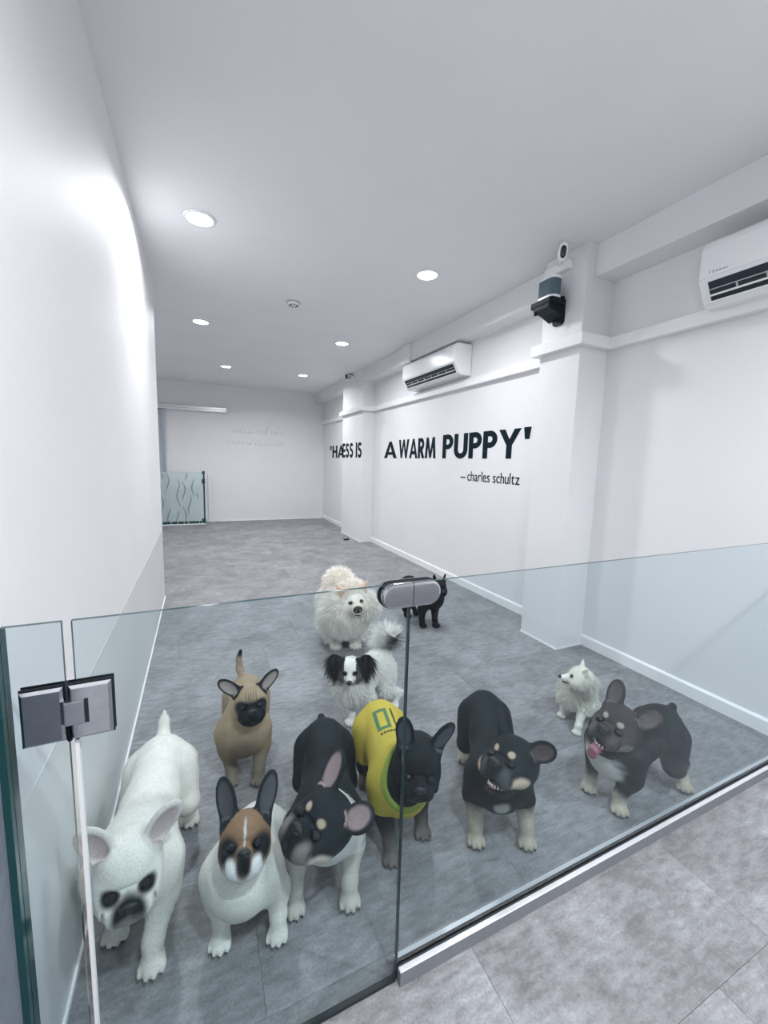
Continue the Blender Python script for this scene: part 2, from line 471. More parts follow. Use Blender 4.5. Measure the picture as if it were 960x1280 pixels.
hpart(tube('pin', [(-0.234, YG - 0.006, 0.962), (-0.234, YG - 0.006, 1.08)], 0.004, M['black_plastic']))

# clamp / latch at the top of the seam
t = tag(empty('glass_latch', (0.487, YG, 1.13)), 'rounded polished chrome latch clamped across the top of the glass seam', 'latch')
def stadium_half(x0, x1, z0, z1, left, n=12):
    r = (z1 - z0) / 2; zc = (z0 + z1) / 2
    if left:
        return [(x1, z0), (x1, z1)] + [(x0 + r - r * math.sin(a), zc + r * math.cos(a)) for a in [math.pi * i / n for i in range(n + 1)]]
    return [(x0, z1), (x0, z0)] + [(x1 - r + r * math.sin(a), zc - r * math.cos(a)) for a in [math.pi * i / n for i in range(n + 1)]]
for s in (-1, 1):
    for left in (True, False):
        xa, xb = (0.401, 0.4855) if left else (0.4875, 0.570)
        pts = stadium_half(xa, xb, 1.137, 1.202, left)
        y0, y1 = (YG - 0.024, YG - 0.0065) if s < 0 else (YG + 0.0065, YG + 0.024)
        bm = bmesh.new()
        A = [bm.verts.new((px, y0, pz)) for px, pz in pts]; B = [bm.verts.new((px, y1, pz)) for px, pz in pts]
        bm.faces.new(A); bm.faces.new(list(reversed(B))); n = len(pts)
        for i in range(n): bm.faces.new((A[i], A[(i + 1) % n], B[(i + 1) % n], B[i]))
        bmesh.ops.recalc_face_normals(bm, faces=bm.faces)
        outer = y0 if s < 0 else y1
        xs = 0.4855 if left else 0.4875
        ed = [e for e in bm.edges if all(abs(v.co.y - outer) < 1e-6 for v in e.verts) and not all(abs(v.co.x - xs) < 1e-6 for v in e.verts)]
        bmesh.ops.bevel(bm, geom=ed, offset=0.008, segments=4, affect='EDGES', profile=0.5)
        under(t, link('latch_plate', bm_mesh(bm, 'latch_plate'), M['chrome']))
        pts2 = stadium_half(xa - 0.002 if left else xa, xb if left else xb + 0.002, 1.135, 1.204, left)
        yy = (YG - 0.0066, YG - 0.0051) if s < 0 else (YG + 0.0051, YG + 0.0066)
        under(t, prism('gasket', pts2, 'y', yy[0], yy[1], M['rubber']))

# ------------------------------------------------------------------ air conditioners
def aircon(y0, y1, z0, z1, xf, label, lettering=False):
    """wall unit on the right wall: xf = front face X"""
    t = tag(empty('air_conditioner', (XR, (y0 + y1) / 2, z0)), label, 'air conditioner', 'white split air conditioners on the right wall')
    hgt = z1 - z0
    prof = [(XR - 0.004, z1), (xf + 0.05, z1), (xf + 0.02, z1 - 0.012), (xf, z1 - 0.05), (xf, z0 + hgt * .40),
            (xf + 0.008, z0 + hgt * .355), (xf + 0.075, z0 + hgt * .06), (xf + 0.10, z0), (XR - 0.004, z0)]
    body = prism('casing', prof, 'y', y0, y1, M['white_plastic'], bevel=0.008, seg=3)
    under(t, body)
    # air outlet along the slanted lower front
    a = Vector((xf + 0.008, z0 + hgt * .355)); b = Vector((xf + 0.075, z0 + hgt * .06))
    d = (b - a).normalized(); n = Vector((d.y, -d.x))
    if n.x > 0: n = -n
    def strip(name, s0, s1, p0, p1, yy0, yy1, mat, bev=0.0):
        L = (b - a).length
        q = [a + d * L * s0 + n * p0, a + d * L * s1 + n * p0, a + d * L * s1 + n * p1, a + d * L * s0 + n * p1]
        return under(t, prism(name, [(v.x, v.y) for v in q], 'y', yy0, yy1, mat, bevel=bev))
    m = 0.05
    strip('outlet', 0.03, 0.90, -0.004, 0.0035, y0 + m, y1 - m, M['vent_dark'])
    strip('flap', 0.60, 0.68, 0.004, 0.014, y0 + m + .005, y1 - m - .005, M['white_plastic'], 0.001)
    strip('flap', 0.36, 0.40, 0.003, 0.008, y0 + m + .005, y1 - m - .005, M['grey_plastic'], 0.001)
    strip('lower_lip', 0.90, 0.99, -0.002, 0.010, y0 + .02, y1 - .02, M['white_plastic'], 0.002)
    nb = 7
    for k in range(1, nb):
        yy = y0 + m + (y1 - y0 - 2 * m) * k / nb
        strip('vane', 0.40, 0.60, 0.002, 0.010, yy - 0.004, yy + 0.004, M['grey_plastic'])
    under(t, box('seam', xf - 0.0008, xf + .01, y0 + .004, y1 - .004, z0 + hgt * .405, z0 + hgt * .410, M['grey_plastic']))
    under(t, box('back_plate', XR - 0.02, XR - 0.001, y0 + .03, y1 - .03, z0 + .02, z1 - .02, M['grey_plastic']))
    if lettering:
        # small raised maker's mark, too faint in the photo to read
        for k, (l, hh) in enumerate([(0.006, 0.018), (0.010, 0.016), (0.012, 0.012), (0.012, 0.012), (0.014, 0.010), (0.010, 0.008)]):
            yy = y1 - 0.055 - k * 0.017
            under(t, box('maker_mark', xf - 0.0012, xf + .001, yy - l, yy, z0 + hgt * .46, z0 + hgt * .46 + hh, M['grey_plastic']))
    return t
aircon(4.08, 5.40, 2.54, 2.895, 2.71, 'white air conditioner above the word warm, under the ceiling beam')
aircon(0.52, 1.57, 2.475, 2.835, 2.735, 'white air conditioner cut by the right edge of the picture, beside the pillar', True)
t = tag(empty('pipe_duct', (2.72, 5.36, 2.93)), 'white square duct dropping from ceiling to the far end of the air conditioner', 'duct')
under(t, box('duct_body', 2.70, 2.7445, 5.20, 5.44, 2.897, H - .001, M['wall'], bevel=0.003))
# condensate hose stub
t = tag(empty('drain_elbow', (2.90, 5.2, 2.5)), 'small white drain elbow under the far end of the air conditioner', 'pipe')
under(t, tube('elbow', [(2.90, 5.22, 2.545), (2.90, 5.22, 2.52), (2.92, 5.22, 2.507), (XR - .002, 5.22, 2.505)], 0.014, M['white_plastic']))

# ------------------------------------------------------------------ cameras, speaker
def security_camera(px, py, pz, s, ydir, label, off=(-0.085, -0.02, 0.03)):
    t = tag(empty('security_camera', (px, py, pz)), label, 'camera', 'white wall cameras')
    f = Vector((-0.55, -0.78, -0.32)).normalized() if ydir < 0 else Vector((-0.62, -0.75, -0.25)).normalized()
    zax = f; xax = Vector((0, 0, 1)).cross(zax).normalized(); yax = zax.cross(xax)
    R = Matrix((xax, yax, zax)).transposed()
    ctr = Vector(off) * s
    def oval(r_w, r_h, z, n=28):
        pts = []
        for i in range(n):
            a = 2 * math.pi * i / n
            c, sn = math.cos(a), math.sin(a)
            # stadium-like superellipse
            pts.append(Vector((r_w * math.copysign(abs(c) ** .8, c), r_h * math.copysign(abs(sn) ** .8, sn), z)))
        return pts
    def loft(name, secs, mat):
        bm = bmesh.new(); rings = []
        for (rw, rh, z) in secs: rings.append([bm.verts.new(R @ (v * s) + ctr) for v in oval(rw, rh, z)])
        for a, b in zip(rings, rings[1:]):
            for i in range(len(a)): bm.faces.new((a[i], a[(i + 1) % len(a)], b[(i + 1) % len(b)], b[i]))
        bm.faces.new(rings[0]); bm.faces.new(rings[-1]); bmesh.ops.recalc_face_normals(bm, faces=bm.faces)
        return link(name, bm_mesh(bm, name, True), mat, t)
    loft('housing', [(0.012, 0.03, -0.04), (0.030, 0.055, -0.034), (0.034, 0.062, -0.01), (0.034, 0.062, 0.02), (0.031, 0.058, 0.028), (0.029, 0.056, 0.029)], M['white_plastic'])
    loft('lens_face', [(0.021, 0.041, 0.026), (0.021, 0.041, 0.0305), (0.018, 0.038, 0.032), (0.004, 0.01, 0.0325)], M['lens'])
    e = R @ Vector((0, -0.022 * s, 0.033 * s)) + ctr
    lathe('sensor', [(0, 0.003), (0.005 * s, 0.003), (0.005 * s, 0)], M['alu_bright'], t, n=12, loc=e)
    tube('bracket_arm', [ctr + R @ Vector((0, -0.01, -0.035)) * s, Vector((-0.03, 0.03, -0.0)) * s, Vector((-0.012, 0.04, -0.01)) * s], 0.012 * s, M['white_plastic'], t)
    return t
sc_ = security_camera(2.65, 2.50, 3.06, 1.0, -1, 'white capsule camera with black oval face above the speaker', (-0.15, -0.10, 0.025))
box('wall_mount', -0.05, 0.0, -0.07, 0.15, -0.045, 0.02, M['white_plastic'], sc_, bevel=0.006)
box('junction_box', -0.03, 0.0, 0.06, 0.19, -0.03, 0.035, M['white_plastic'], sc_, bevel=0.004)
box('cable_trunking', -0.012, 0.0, 0.15, 0.175, -0.15, -0.03, M['white_plastic'], sc_, bevel=0.002)
sc2 = security_camera(2.725, 7.62, 3.08, 1.15, -1, 'small far white camera on top of the rear pillar')
box('wall_mount', -0.05, 0.0, -0.10, 0.06, -0.03, 0.05, M['white_plastic'], sc2, bevel=0.006)
box('light_bar', -0.09, -0.05, -0.14, -0.05, -0.02, 0.05, M['grey_plastic'], sc2, bevel=0.004)

def rrect(cx, cy, hx, hy, r, n=6):
    pts = []
    for (sx, sy, a0) in ((1, 1, 0), (-1, 1, 90), (-1, -1, 180), (1, -1, 270)):
        for i in range(n + 1):
            a = math.radians(a0 + 90 * i / n)
            pts.append((cx + sx * (hx - r) + r * math.cos(a), cy + sy * (hy - r) + r * math.sin(a)))
    return pts
spk = tag(empty('wall_speaker', (2.56, 2.575, 2.80)), 'grey fabric speaker with white caps sitting in the black wall bracket', 'speaker')
under(spk, prism('fabric_grille', rrect(2.535, 2.535, 0.055, 0.085, 0.045), 'z', 2.815, 2.935, M['fabric'], smooth=False))
under(spk, prism('top_cap', rrect(2.535, 2.535, 0.058, 0.088, 0.047), 'z', 2.935, 2.957, M['white_plastic'], bevel=0.006))
under(spk, prism('bottom_cap', rrect(2.535, 2.535, 0.058, 0.088, 0.047), 'z', 2.795, 2.815, M['white_plastic'], bevel=0.004))
br = tag(empty('speaker_bracket', (2.65, 2.55, 2.62)), 'black metal bracket under the grey speaker on the pillar', 'bracket')
under(br, prism('back_plate', rrect(2.525, 2.72, 0.055, 0.10, 0.03), 'x', 2.632, 2.6495, M['black_plastic'], bevel=0.003))
under(br, prism('tray', rrect(2.545, 2.560, 0.075, 0.115, 0.03), 'z', 2.755, 2.795, M['black_plastic'], bevel=0.004))
under(br, prism('arm', [(2.645, 2.665), (2.645, 2.775), (2.475, 2.775), (2.475, 2.72), (2.56, 2.70)], 'y', 2.47, 2.63, M['black_plastic'], bevel=0.003))
under(br, tube('clamp_screw', [(2.49, 2.62, 2.775), (2.49, 2.62, 2.70)], 0.012, M['black_plastic']))
under(br, tube('clamp_screw', [(2.615, 2.50, 2.79), (2.615, 2.50, 2.83)], 0.016, M['black_plastic']))
under(br, tube('cross_bar', [(2.60, 2.45, 2.80), (2.60, 2.62, 2.80)], 0.015, M['black_plastic']))

# ------------------------------------------------------------------ lettering
FONT_CACHE = {}
def glyph(ch, bold):
    k = (ch, bold)
    if k not in FONT_CACHE:
        cu = bpy.data.curves.new('glyph', 'FONT'); cu.body = ch; cu.size = 1; cu.extrude = 0.0; cu.offset = bold; cu.resolution_u = 6
        ob = bpy.data.objects.new('glyph', cu); COL.objects.link(ob)
        dg = bpy.context.evaluated_depsgraph_get(); dg.update()
        me = bpy.data.meshes.new_from_object(ob.evaluated_get(dg))
        V = np.array([v.co[:2] for v in me.vertices]); Fc = [list(p.vertices) for p in me.polygons]
        bpy.data.objects.remove(ob); bpy.data.curves.remove(cu); bpy.data.meshes.remove(me)
        FONT_CACHE[k] = (V, Fc)
    return FONT_CACHE[k]

def thick(path, t_):
    P = [Vector(p) for p in path]; L_, R_ = [], []
    for i, p in enumerate(P):
        d_ = (P[min(i + 1, len(P) - 1)] - P[max(i - 1, 0)]).normalized(); n_ = Vector((-d_.y, d_.x)) * t_ / 2
        L_.append(p + n_); R_.append(p - n_)
    return [[tuple(L_[i]), tuple(R_[i]), tuple(R_[i + 1]), tuple(L_[i + 1])] for i in range(len(P) - 1)]
def rect(x0, x1, y0, y1): return [(x0, y0), (x1, y0), (x1, y1), (x0, y1)]
def arc(cx, cy, rx, ry, a0, a1, n=12):
    return [(cx + rx * math.cos(math.radians(a0 + (a1 - a0) * i / n)), cy + ry * math.sin(math.radians(a0 + (a1 - a0) * i / n))) for i in range(n + 1)]
def block(ch):
    """geometric bold capital as convex pieces: (width, polygons) in a box of height 1"""
    t_ = .215; h_ = .19
    if ch == 'I': return t_, [rect(0, t_, 0, 1)]
    if ch == 'H': return .74, [rect(0, t_, 0, 1), rect(.74 - t_, .74, 0, 1), rect(t_, .74 - t_, .42, .42 + h_)]
    if ch == 'E': return .52, [rect(0, t_, 0, 1)] + [rect(t_, .52, y, y + h_) for y in (0, .405, .81)]
    if ch == 'A': return .88, [[(0, 0), (.22, 0), (.52, 1), (.36, 1)], [(.66, 0), (.88, 0), (.52, 1), (.36, 1)], rect(.2, .68, .2, .37)]
    if ch == 'W':
        return 1.2, [[(.24, 0), (.42, 0), (.22, 1), (0, 1)], [(.24, 0), (.42, 0), (.68, 1), (.52, 1)], [(.78, 0), (.96, 0), (.68, 1), (.52, 1)], [(.78, 0), (.96, 0), (1.2, 1), (.98, 1)]]
    if ch == 'M':
        return 1.0, [[(0, 0), (.21, 0), (.30, 1), (.12, 1)], [(.79, 0), (1.0, 0), (.88, 1), (.70, 1)], [(.42, .02), (.58, .02), (.32, 1), (.13, 1)], [(.42, .02), (.58, .02), (.87, 1), (.68, 1)]]
    if ch == 'N': return .76, [rect(0, t_, 0, 1), rect(.76 - t_, .76, 0, 1), [(0, 1), (.24, 1), (.76, 0), (.52, 0)]]
    if ch in 'PR':
        b_ = thick([(t_, 1 - h_ / 2), (.30, 1 - h_ / 2)] + arc(.30, .695, .21, .21, 90, -90)[1:] + [(t_, .485)], .2)
        out = [rect(0, t_, 0, 1)] + b_
        if ch == 'R': out += [[(.20, .42), (.40, .48), (.66, 0), (.41, 0)]]
        return (.66 if ch == 'R' else .61), out
    if ch == 'U': return .72, [rect(0, t_, .33, 1), rect(.72 - t_, .72, .33, 1)] + thick(arc(.36, .345, .2525, .245, 180, 360, 16), t_ * .98)
    if ch == 'Y': return .84, [[(.315, .45), (.525, .45), (.24, 1), (0, 1)], [(.315, .45), (.525, .45), (.84, 1), (.60, 1)], rect(.315, .525, 0, .5)]
    if ch == 'S':
        p_ = arc(.29, .725, .185, .18, 25, 180, 10) + arc(.29, .70, .185, .17, 190, 262, 5) + arc(.27, .30, .20, .22, 78, -90, 12)[0:] + arc(.27, .275, .20, .18, -100, -160, 5)
        return .58, thick(p_, .19)
    if ch == "'": return .2, [[(.05, .62), (.17, .62), (.21, 1), (.01, 1)]]
    if ch == '"': return .46, [[(.05, .62), (.17, .62), (.21, 1), (.01, 1)], [(.30, .62), (.42, .62), (.46, 1), (.26, 1)]]
def block_word(parent, text, x, ya, yb_, za, zb, mat, gap=.07):
    u = 0; lay = []
    for ch in text:
        if ch == ' ': u += .32; continue
        wd, pol = block(ch); lay.append((u, wd, pol)); u += wd + gap
    sy = (yb_ - ya) / (u - gap)
    for u0, wd, pol in lay:
        bm = bmesh.new(); y_m = ya + (u0 + wd / 2) * sy
        for k, pg in enumerate(pol):
            A = [bm.verts.new((-.0028 - .00004 * k, ya + (u0 + a) * sy - y_m, b * (zb - za))) for a, b in pg]
            B = [bm.verts.new((0, v.co.y, v.co.z)) for v in A]; n = len(A)
            bm.faces.new(A); bm.faces.new(list(reversed(B)))
            for i in range(n): bm.faces.new((A[i], A[(i + 1) % n], B[(i + 1) % n], B[i]))
        bmesh.ops.recalc_face_normals(bm, faces=bm.faces)
        o = link('letter', bm_mesh(bm, 'letter'), mat); o.location = (x, y_m, za); under(parent, o)

def word(parent, text, x, ya, yb_, za, zb, mat, bold=0.03, gap=0.07, capref='H', pname='letter', z_of=None):
    """letters on a plane X = x, running from Y = ya (first letter) down to yb_, baseline za, cap height zb"""
    capV, _ = glyph(capref, bold); cap0, cap1 = capV[:, 1].min(), capV[:, 1].max()
    u = 0.0; lay = []
    for ch in text:
        if ch == ' ': u += 0.28; continue
        V, Fc = glyph(ch, bold * {'M': .55, 'W': .8, 'A': .85}.get(ch, 1))
        lay.append((V[:, 0] - V[:, 0].min() + u, V[:, 1], Fc)); u += V[:, 0].max() - V[:, 0].min() + gap
    u -= gap
    sz = (zb - za) / (cap1 - cap0); sy = (yb_ - ya) / u
    base = 0.0 + bold * 0
    for X_, Y_, Fc in lay:
        yy = ya + X_ * sy; zz = za + (Y_ - cap0) * sz
        y_m, z_m = float(yy.mean()), float(zz.mean())
        bm = bmesh.new()
        vs = [bm.verts.new((0, float(a) - y_m, float(b) - z_m)) for a, b in zip(yy, zz)]
        for f in Fc:
            try: bm.faces.new([vs[i] for i in f])
            except ValueError: pass
        r = bmesh.ops.extrude_face_region(bm, geom=list(bm.faces))
        for e in r['geom']:
            if isinstance(e, bmesh.types.BMVert): e.co.x -= 0.003
        bmesh.ops.recalc_face_normals(bm, faces=bm.faces)
        o = link(pname, bm_mesh(bm, pname), mat); o.location = (x, y_m, z_m)
        under(parent, o)
q = tag(empty('wall_quote', (XR, 4.8, 1.57)), 'large dark navy capital lettering A WARM PUPPY on the right wall', 'lettering')
xw = XR - 0.0005
block_word(q, 'A', xw, 6.50, 6.00, 1.575, 1.85, M['vinyl'])
block_word(q, 'WARM', xw, 5.93, 4.80, 1.575, 1.865, M['vinyl'], .05)
block_word(q, 'PUPPY', xw, 4.63, 3.19, 1.575, 1.88, M['vinyl'], .06)
block_word(q, "'", xw, 3.16, 3.06, 1.575, 1.885, M['vinyl'])
q = tag(empty('wall_quote', (PIL[1][0], 7.5, 1.57)), 'dark navy capital lettering ESS IS on the rear pillar', 'lettering')
block_word(q, 'ESS IS', PIL[1][0] - .0005, 8.09, 6.99, 1.575, 1.86, M['vinyl'], .09)
q = tag(empty('wall_quote', (XR, 9.2, 1.57)), 'dark navy quotation mark and letters HA beyond the rear pillar', 'lettering')
block_word(q, '"', xw, 9.74, 9.58, 1.575, 1.86, M['vinyl'])
block_word(q, 'HAP', xw, 9.52, 8.30, 1.575, 1.86, M['vinyl'], .06)
q = tag(empty('quote_signature', (XR, 3.6, 1.33)), 'thin dark lettering charles schultz under the word puppy', 'lettering')
word(q, '\u2013', xw, 4.19, 4.09, 1.30, 1.425, M['vinyl'], 0.0)
word(q, 'charles schultz', xw, 4.05, 3.17, 1.31, 1.425, M['vinyl'], 0.0, gap=0.085)

# raised white script on the far wall: two lines of flowing strokes, too faint to read
q = tag(empty('script_lettering', (1.3, YF, 1.9)), 'faint raised white script in two lines on the far wall', 'lettering')
def script(x0, x1, z, n, seed, amp):
    r = random.Random(seed); x = x0
    while x < x1 - 0.05:
        L = r.uniform(0.16, 0.34); L = min(L, x1 - x)
        pts = []; m = max(12, int(L / 0.012))
        for i in range(m + 1):
            s = i / m; ph = s * L / 0.085 * 2 * math.pi
            tall = 1.9 if r.random() < .0 else 1.0
            big = 1.0 + 1.1 * max(0, math.sin(ph * .33 + seed)) ** 6
            pts.append((x + s * L + 0.022 * math.sin(ph), YF - 0.0055, z + amp * (0.5 - 0.5 * math.cos(ph)) * big))
        under(q, tube('script_stroke', pts, 0.005, M['trim'], n=6))
        x += L + r.uniform(0.03, 0.06)
script(0.74, 2.02, 2.10, 5, 3, 0.085)
script(0.62, 2.04, 1.83, 5, 8, 0.095)
# small scuff of grey on the far wall is left to the paint

# ------------------------------------------------------------------ rear gate, sliding door rail
q = tag(empty('door_rail', (-0.3, YF, 2.57)), 'satin aluminium sliding door rail on the far wall', 'rail')
under(q, box('rail_body', -1.55, 0.62, YF - 0.10, YF - .0005, 2.535, 2.635, M['rail'], bevel=0.004))
under(q, box('rail_groove', -1.55, 0.60, YF - 0.104, YF - 0.0995, 2.578, 2.586, M['steel']))
under(q, box('end_cap', 0.62, 0.635, YF - 0.103, YF - .0005, 2.53, 2.64, M['steel'], bevel=0.002))
q = tag(empty('sliding_glass_door', (-1.1, YF, 0)), 'bluish sliding glass door hanging below the rail at far left', 'glass door')
under(q, pane('pane', -1.52, -0.66, 0.02, 2.532, None, y=YF - 0.06, m='slide_glass'))
under(q, box('frame_edge', -0.70, -0.655, YF - 0.075, YF - 0.045, 0.02, 2.53, M['steel'], bevel=0.002))
under(q, box('hanger', -0.85, -0.79, YF - 0.072, YF - 0.048, 2.44, 2.532, M['steel']))
GY = 9.95
q = tag(empty('glass_gate', (-0.33, GY, 0)), 'low frosted glass gate with wavy lines at the far left corner', 'gate')
under(q, pane('pane', -0.80, 0.085, 0.05, 1.17, None, y=GY, m='gate_glass'))
under(q, box('side_edge', 0.085, 0.118, GY - 0.012, GY + 0.012, 0.02, 1.20, M['edge'], bevel=0.002))
under(q, box('floor_strip', -0.82, 0.12, GY - 0.045, GY + 0.035, 0, 0.018, M['trim'], bevel=0.002))
for z0, z1, wd in ((0.92, 1.02, .06), (0.03, 0.13, .075), (1.13, 1.19, .05)):
    under(q, box('gate_hinge', 0.118 - wd, 0.125, GY - 0.02, GY + 0.02, z0, z1, M['edge'], bevel=0.003))
for x0, x1 in ((-0.80, -0.755), (-0.735, -0.59), (-0.56, -0.46), (-0.43, -0.33), (-0.31, -0.25), (-0.22, -0.02), (0.0, 0.03)):
    under(q, box('bottom_clip', x0, x1, GY - 0.014, GY + 0.014, 0.018, 0.075, M['edge'], bevel=0.002))
waves = [(-0.74, 1.13, 1.02), (-0.62, 1.15, .78), (-0.42, 1.02, .42), (-0.31, .97, .55), (-0.26, 1.15, 1.0), (-0.12, 1.02, .62),
         (-0.74, .66, .26), (-0.61, .37, .08), (-0.45, .31, .08), (-0.30, .42, .09), (-0.20, .66, .25), (-0.02, .72, .58), (-0.78, .95, .80)]
for k, (x, za, zb) in enumerate(waves):
    m = 14
    pts = [(x + 0.028 * math.sin((za - (za - zb) * i / m) * 13 + k * 1.3), GY - 0.0065, za - (za - zb) * i / m) for i in range(m + 1)]
    under(q, tube('wave_stripe', pts, [0.003 + 0.007 * math.sin(math.pi * (i + .6) / (m + 1.2)) for i in range(m + 1)], M['film'], n=6))
# dark remote lying on the floor by the rear pillar
q = tag(empty('remote_control', (2.55, 7.26, 0)), 'small black object lying on the floor before the rear pillar', 'remote')
o = box('casing', -0.05, 0.05, -0.03, 0.03, 0, 0.025, M['black_plastic'], q, bevel=0.006); o.rotation_euler = (0, 0, 0.4)
o2 = box('button', -0.03, -0.01, -0.012, 0.012, 0.022, 0.028, M['grey_plastic'], q, bevel=0.002); o2.rotation_euler = (0, 0, 0.4)

# ------------------------------------------------------------------ dogs: bodies grown as one smooth implicit surface
def V3(*a): return np.array(a, dtype=np.float64)
def unit(v): return np.asarray(v, float) / (np.linalg.norm(v) + 1e-12)
def smooth(e0, e1, x):
    t_ = np.clip((x - e0) / (e1 - e0), 0, 1); return t_ * t_ * (3 - 2 * t_)

class Field:
    def __init__(self): self.pr = []
    def ell(self, c, r, A=None, k=0.02, tag='body', sub=False):
        A = np.eye(3) if A is None else np.asarray(A)
        self.pr.append(('e', np.asarray(c, float), np.asarray(r, float), A, k, tag, sub))
    def cone(self, a, b, ra, rb, k=0.02, tag='body', sub=False):
        self.pr.append(('c', np.asarray(a, float), np.asarray(b, float), (ra, rb), k, tag, sub))
    def dist(self, p, P):
        if p[0] == 'e':
            q = (P - p[1]) @ p[3].T
            k0 = np.sqrt(((q / p[2]) ** 2).sum(-1)) + 1e-9; k1 = np.sqrt(((q / p[2] ** 2) ** 2).sum(-1)) + 1e-9
            return k0 * (k0 - 1) / k1
        a, b, (ra, rb) = p[1], p[2], p[3]
        ba = b - a; pa = P - a
        h_ = np.clip((pa @ ba) / (ba @ ba), 0, 1)
        d = pa - h_[..., None] * ba
        return np.sqrt((d * d).sum(-1)) - (ra + (rb - ra) * h_)
    def bounds(self, p):
        if p[0] == 'e':
            R_ = np.abs(p[3].T) @ p[2]; return p[1] - R_, p[1] + R_
        r = max(p[3]); return np.minimum(p[1], p[2]) - r, np.maximum(p[1], p[2]) + r
    def sample(self, res, pad=0.02, floor_z=None, only=None, inflate=0.0):
        pr = [p for p in self.pr if only is None or p[5] in only]
        B = [self.bounds(p) for p in pr if not p[6]]
        lo = np.min([b[0] for b in B], 0) - pad; hi = np.max([b[1] for b in B], 0) + pad
        n = np.ceil((hi - lo) / res).astype(int) + 1
        Fd = np.full(n, 0.2, np.float32)
        ax = [lo[i] + res * np.arange(n[i]) for i in range(3)]
        for p in pr:
            k = p[4]; m = k * 1.3 + 4 * res + inflate
            a, b = self.bounds(p)
            i0 = np.maximum(0, np.floor((a - m - lo) / res).astype(int)); i1 = np.minimum(n, np.ceil((b + m - lo) / res).astype(int) + 1)
            if (i1 <= i0).any(): continue
            sl = tuple(slice(i0[j], i1[j]) for j in range(3))
            G = np.stack(np.meshgrid(*[ax[j][sl[j]] for j in range(3)], indexing='ij'), -1)
            d = self.dist(p, G); cur = Fd[sl].astype(np.float64)
            if p[6]:
                h_ = np.maximum(k - np.abs(cur + d), 0) / k
                Fd[sl] = np.maximum(cur, -d) + h_ * h_ * k * 0.25
            else:
                h_ = np.maximum(k - np.abs(cur - d), 0) / k
                Fd[sl] = np.minimum(cur, d) - h_ * h_ * k * 0.25
        Fd -= inflate
        if floor_z is not None:
            Fd = np.maximum(Fd, (floor_z - ax[2])[None, None, :].astype(np.float32))
        return Fd, lo, ax
    def tags(self, P):
        best = np.full(len(P), 9.0); out = np.zeros(len(P), int); names = sorted({p[5] for p in self.pr})
        for p in self.pr:
            if p[6]: continue
            d = self.dist(p, P); m = d < best; best[m] = d[m]; out[m] = names.index(p[5])
        return out, names

CORN = np.array([(0,0,0),(1,0,0),(0,1,0),(1,1,0),(0,0,1),(1,0,1),(0,1,1),(1,1,1)])
EDG = [(0,1),(2,3),(4,5),(6,7),(0,2),(1,3),(4,6),(5,7),(0,4),(1,5),(2,6),(3,7)]
def surface_nets(Fd, lo, res):
    ins = Fd < 0
    nx, ny, nz = Fd.shape
    cnt = np.zeros((nx-1, ny-1, nz-1), np.int8)
    for c in CORN: cnt += ins[c[0]:nx-1+c[0], c[1]:ny-1+c[1], c[2]:nz-1+c[2]]
    act = np.argwhere((cnt > 0) & (cnt < 8))
    vals = np.stack([Fd[act[:,0]+c[0], act[:,1]+c[1], act[:,2]+c[2]] for c in CORN], 1).astype(np.float64)
    acc = np.zeros((len(act), 3)); num = np.zeros(len(act))
    for a, b in EDG:
        va, vb = vals[:, a], vals[:, b]; m = (va < 0) != (vb < 0)
        tt = np.where(m, va / np.where(m, va - vb, 1), 0)
        acc += np.where(m[:, None], CORN[a] + tt[:, None] * (CORN[b] - CORN[a]), 0); num += m
    V = lo + res * (act + acc / num[:, None])
    idx = np.full(cnt.shape, -1, np.int64); idx[act[:,0], act[:,1], act[:,2]] = np.arange(len(act))
    quads = []
    for ax in range(3):
        a = [slice(None)] * 3; b = [slice(None)] * 3
        a[ax] = slice(0, -1); b[ax] = slice(1, None)
        s0, s1 = ins[tuple(a)], ins[tuple(b)]
        E_ = np.argwhere(s0 != s1)
        u, v = [(1, 2), (2, 0), (0, 1)][ax]
        ok = (E_[:, u] > 0) & (E_[:, v] > 0) & (E_[:, u] < Fd.shape[u]-1) & (E_[:, v] < Fd.shape[v]-1)
        E_ = E_[ok]
        def at_(du, dv):
            q_ = E_.copy(); q_[:, u] += du; q_[:, v] += dv; return idx[q_[:,0], q_[:,1], q_[:,2]]
        Q = np.stack([at_(-1,-1), at_(0,-1), at_(0,0), at_(-1,0)], 1)
        flip = ~s0[E_[:,0], E_[:,1], E_[:,2]]
        Q[flip] = Q[flip][:, ::-1]
        quads.append(Q)
    return V, np.concatenate(quads)

def relax(V, Q, it=2, lam=0.5):
    for _ in range(it):
        S_ = np.zeros_like(V); n_ = np.zeros(len(V))
        for a, b in ((0,1),(1,2),(2,3),(3,0)):
            np.add.at(S_, Q[:, a], V[Q[:, b]]); np.add.at(n_, Q[:, a], 1)
            np.add.at(S_, Q[:, b], V[Q[:, a]]); np.add.at(n_, Q[:, b], 1)
        V = V + lam * (S_ / n_[:, None] - V)
    return V

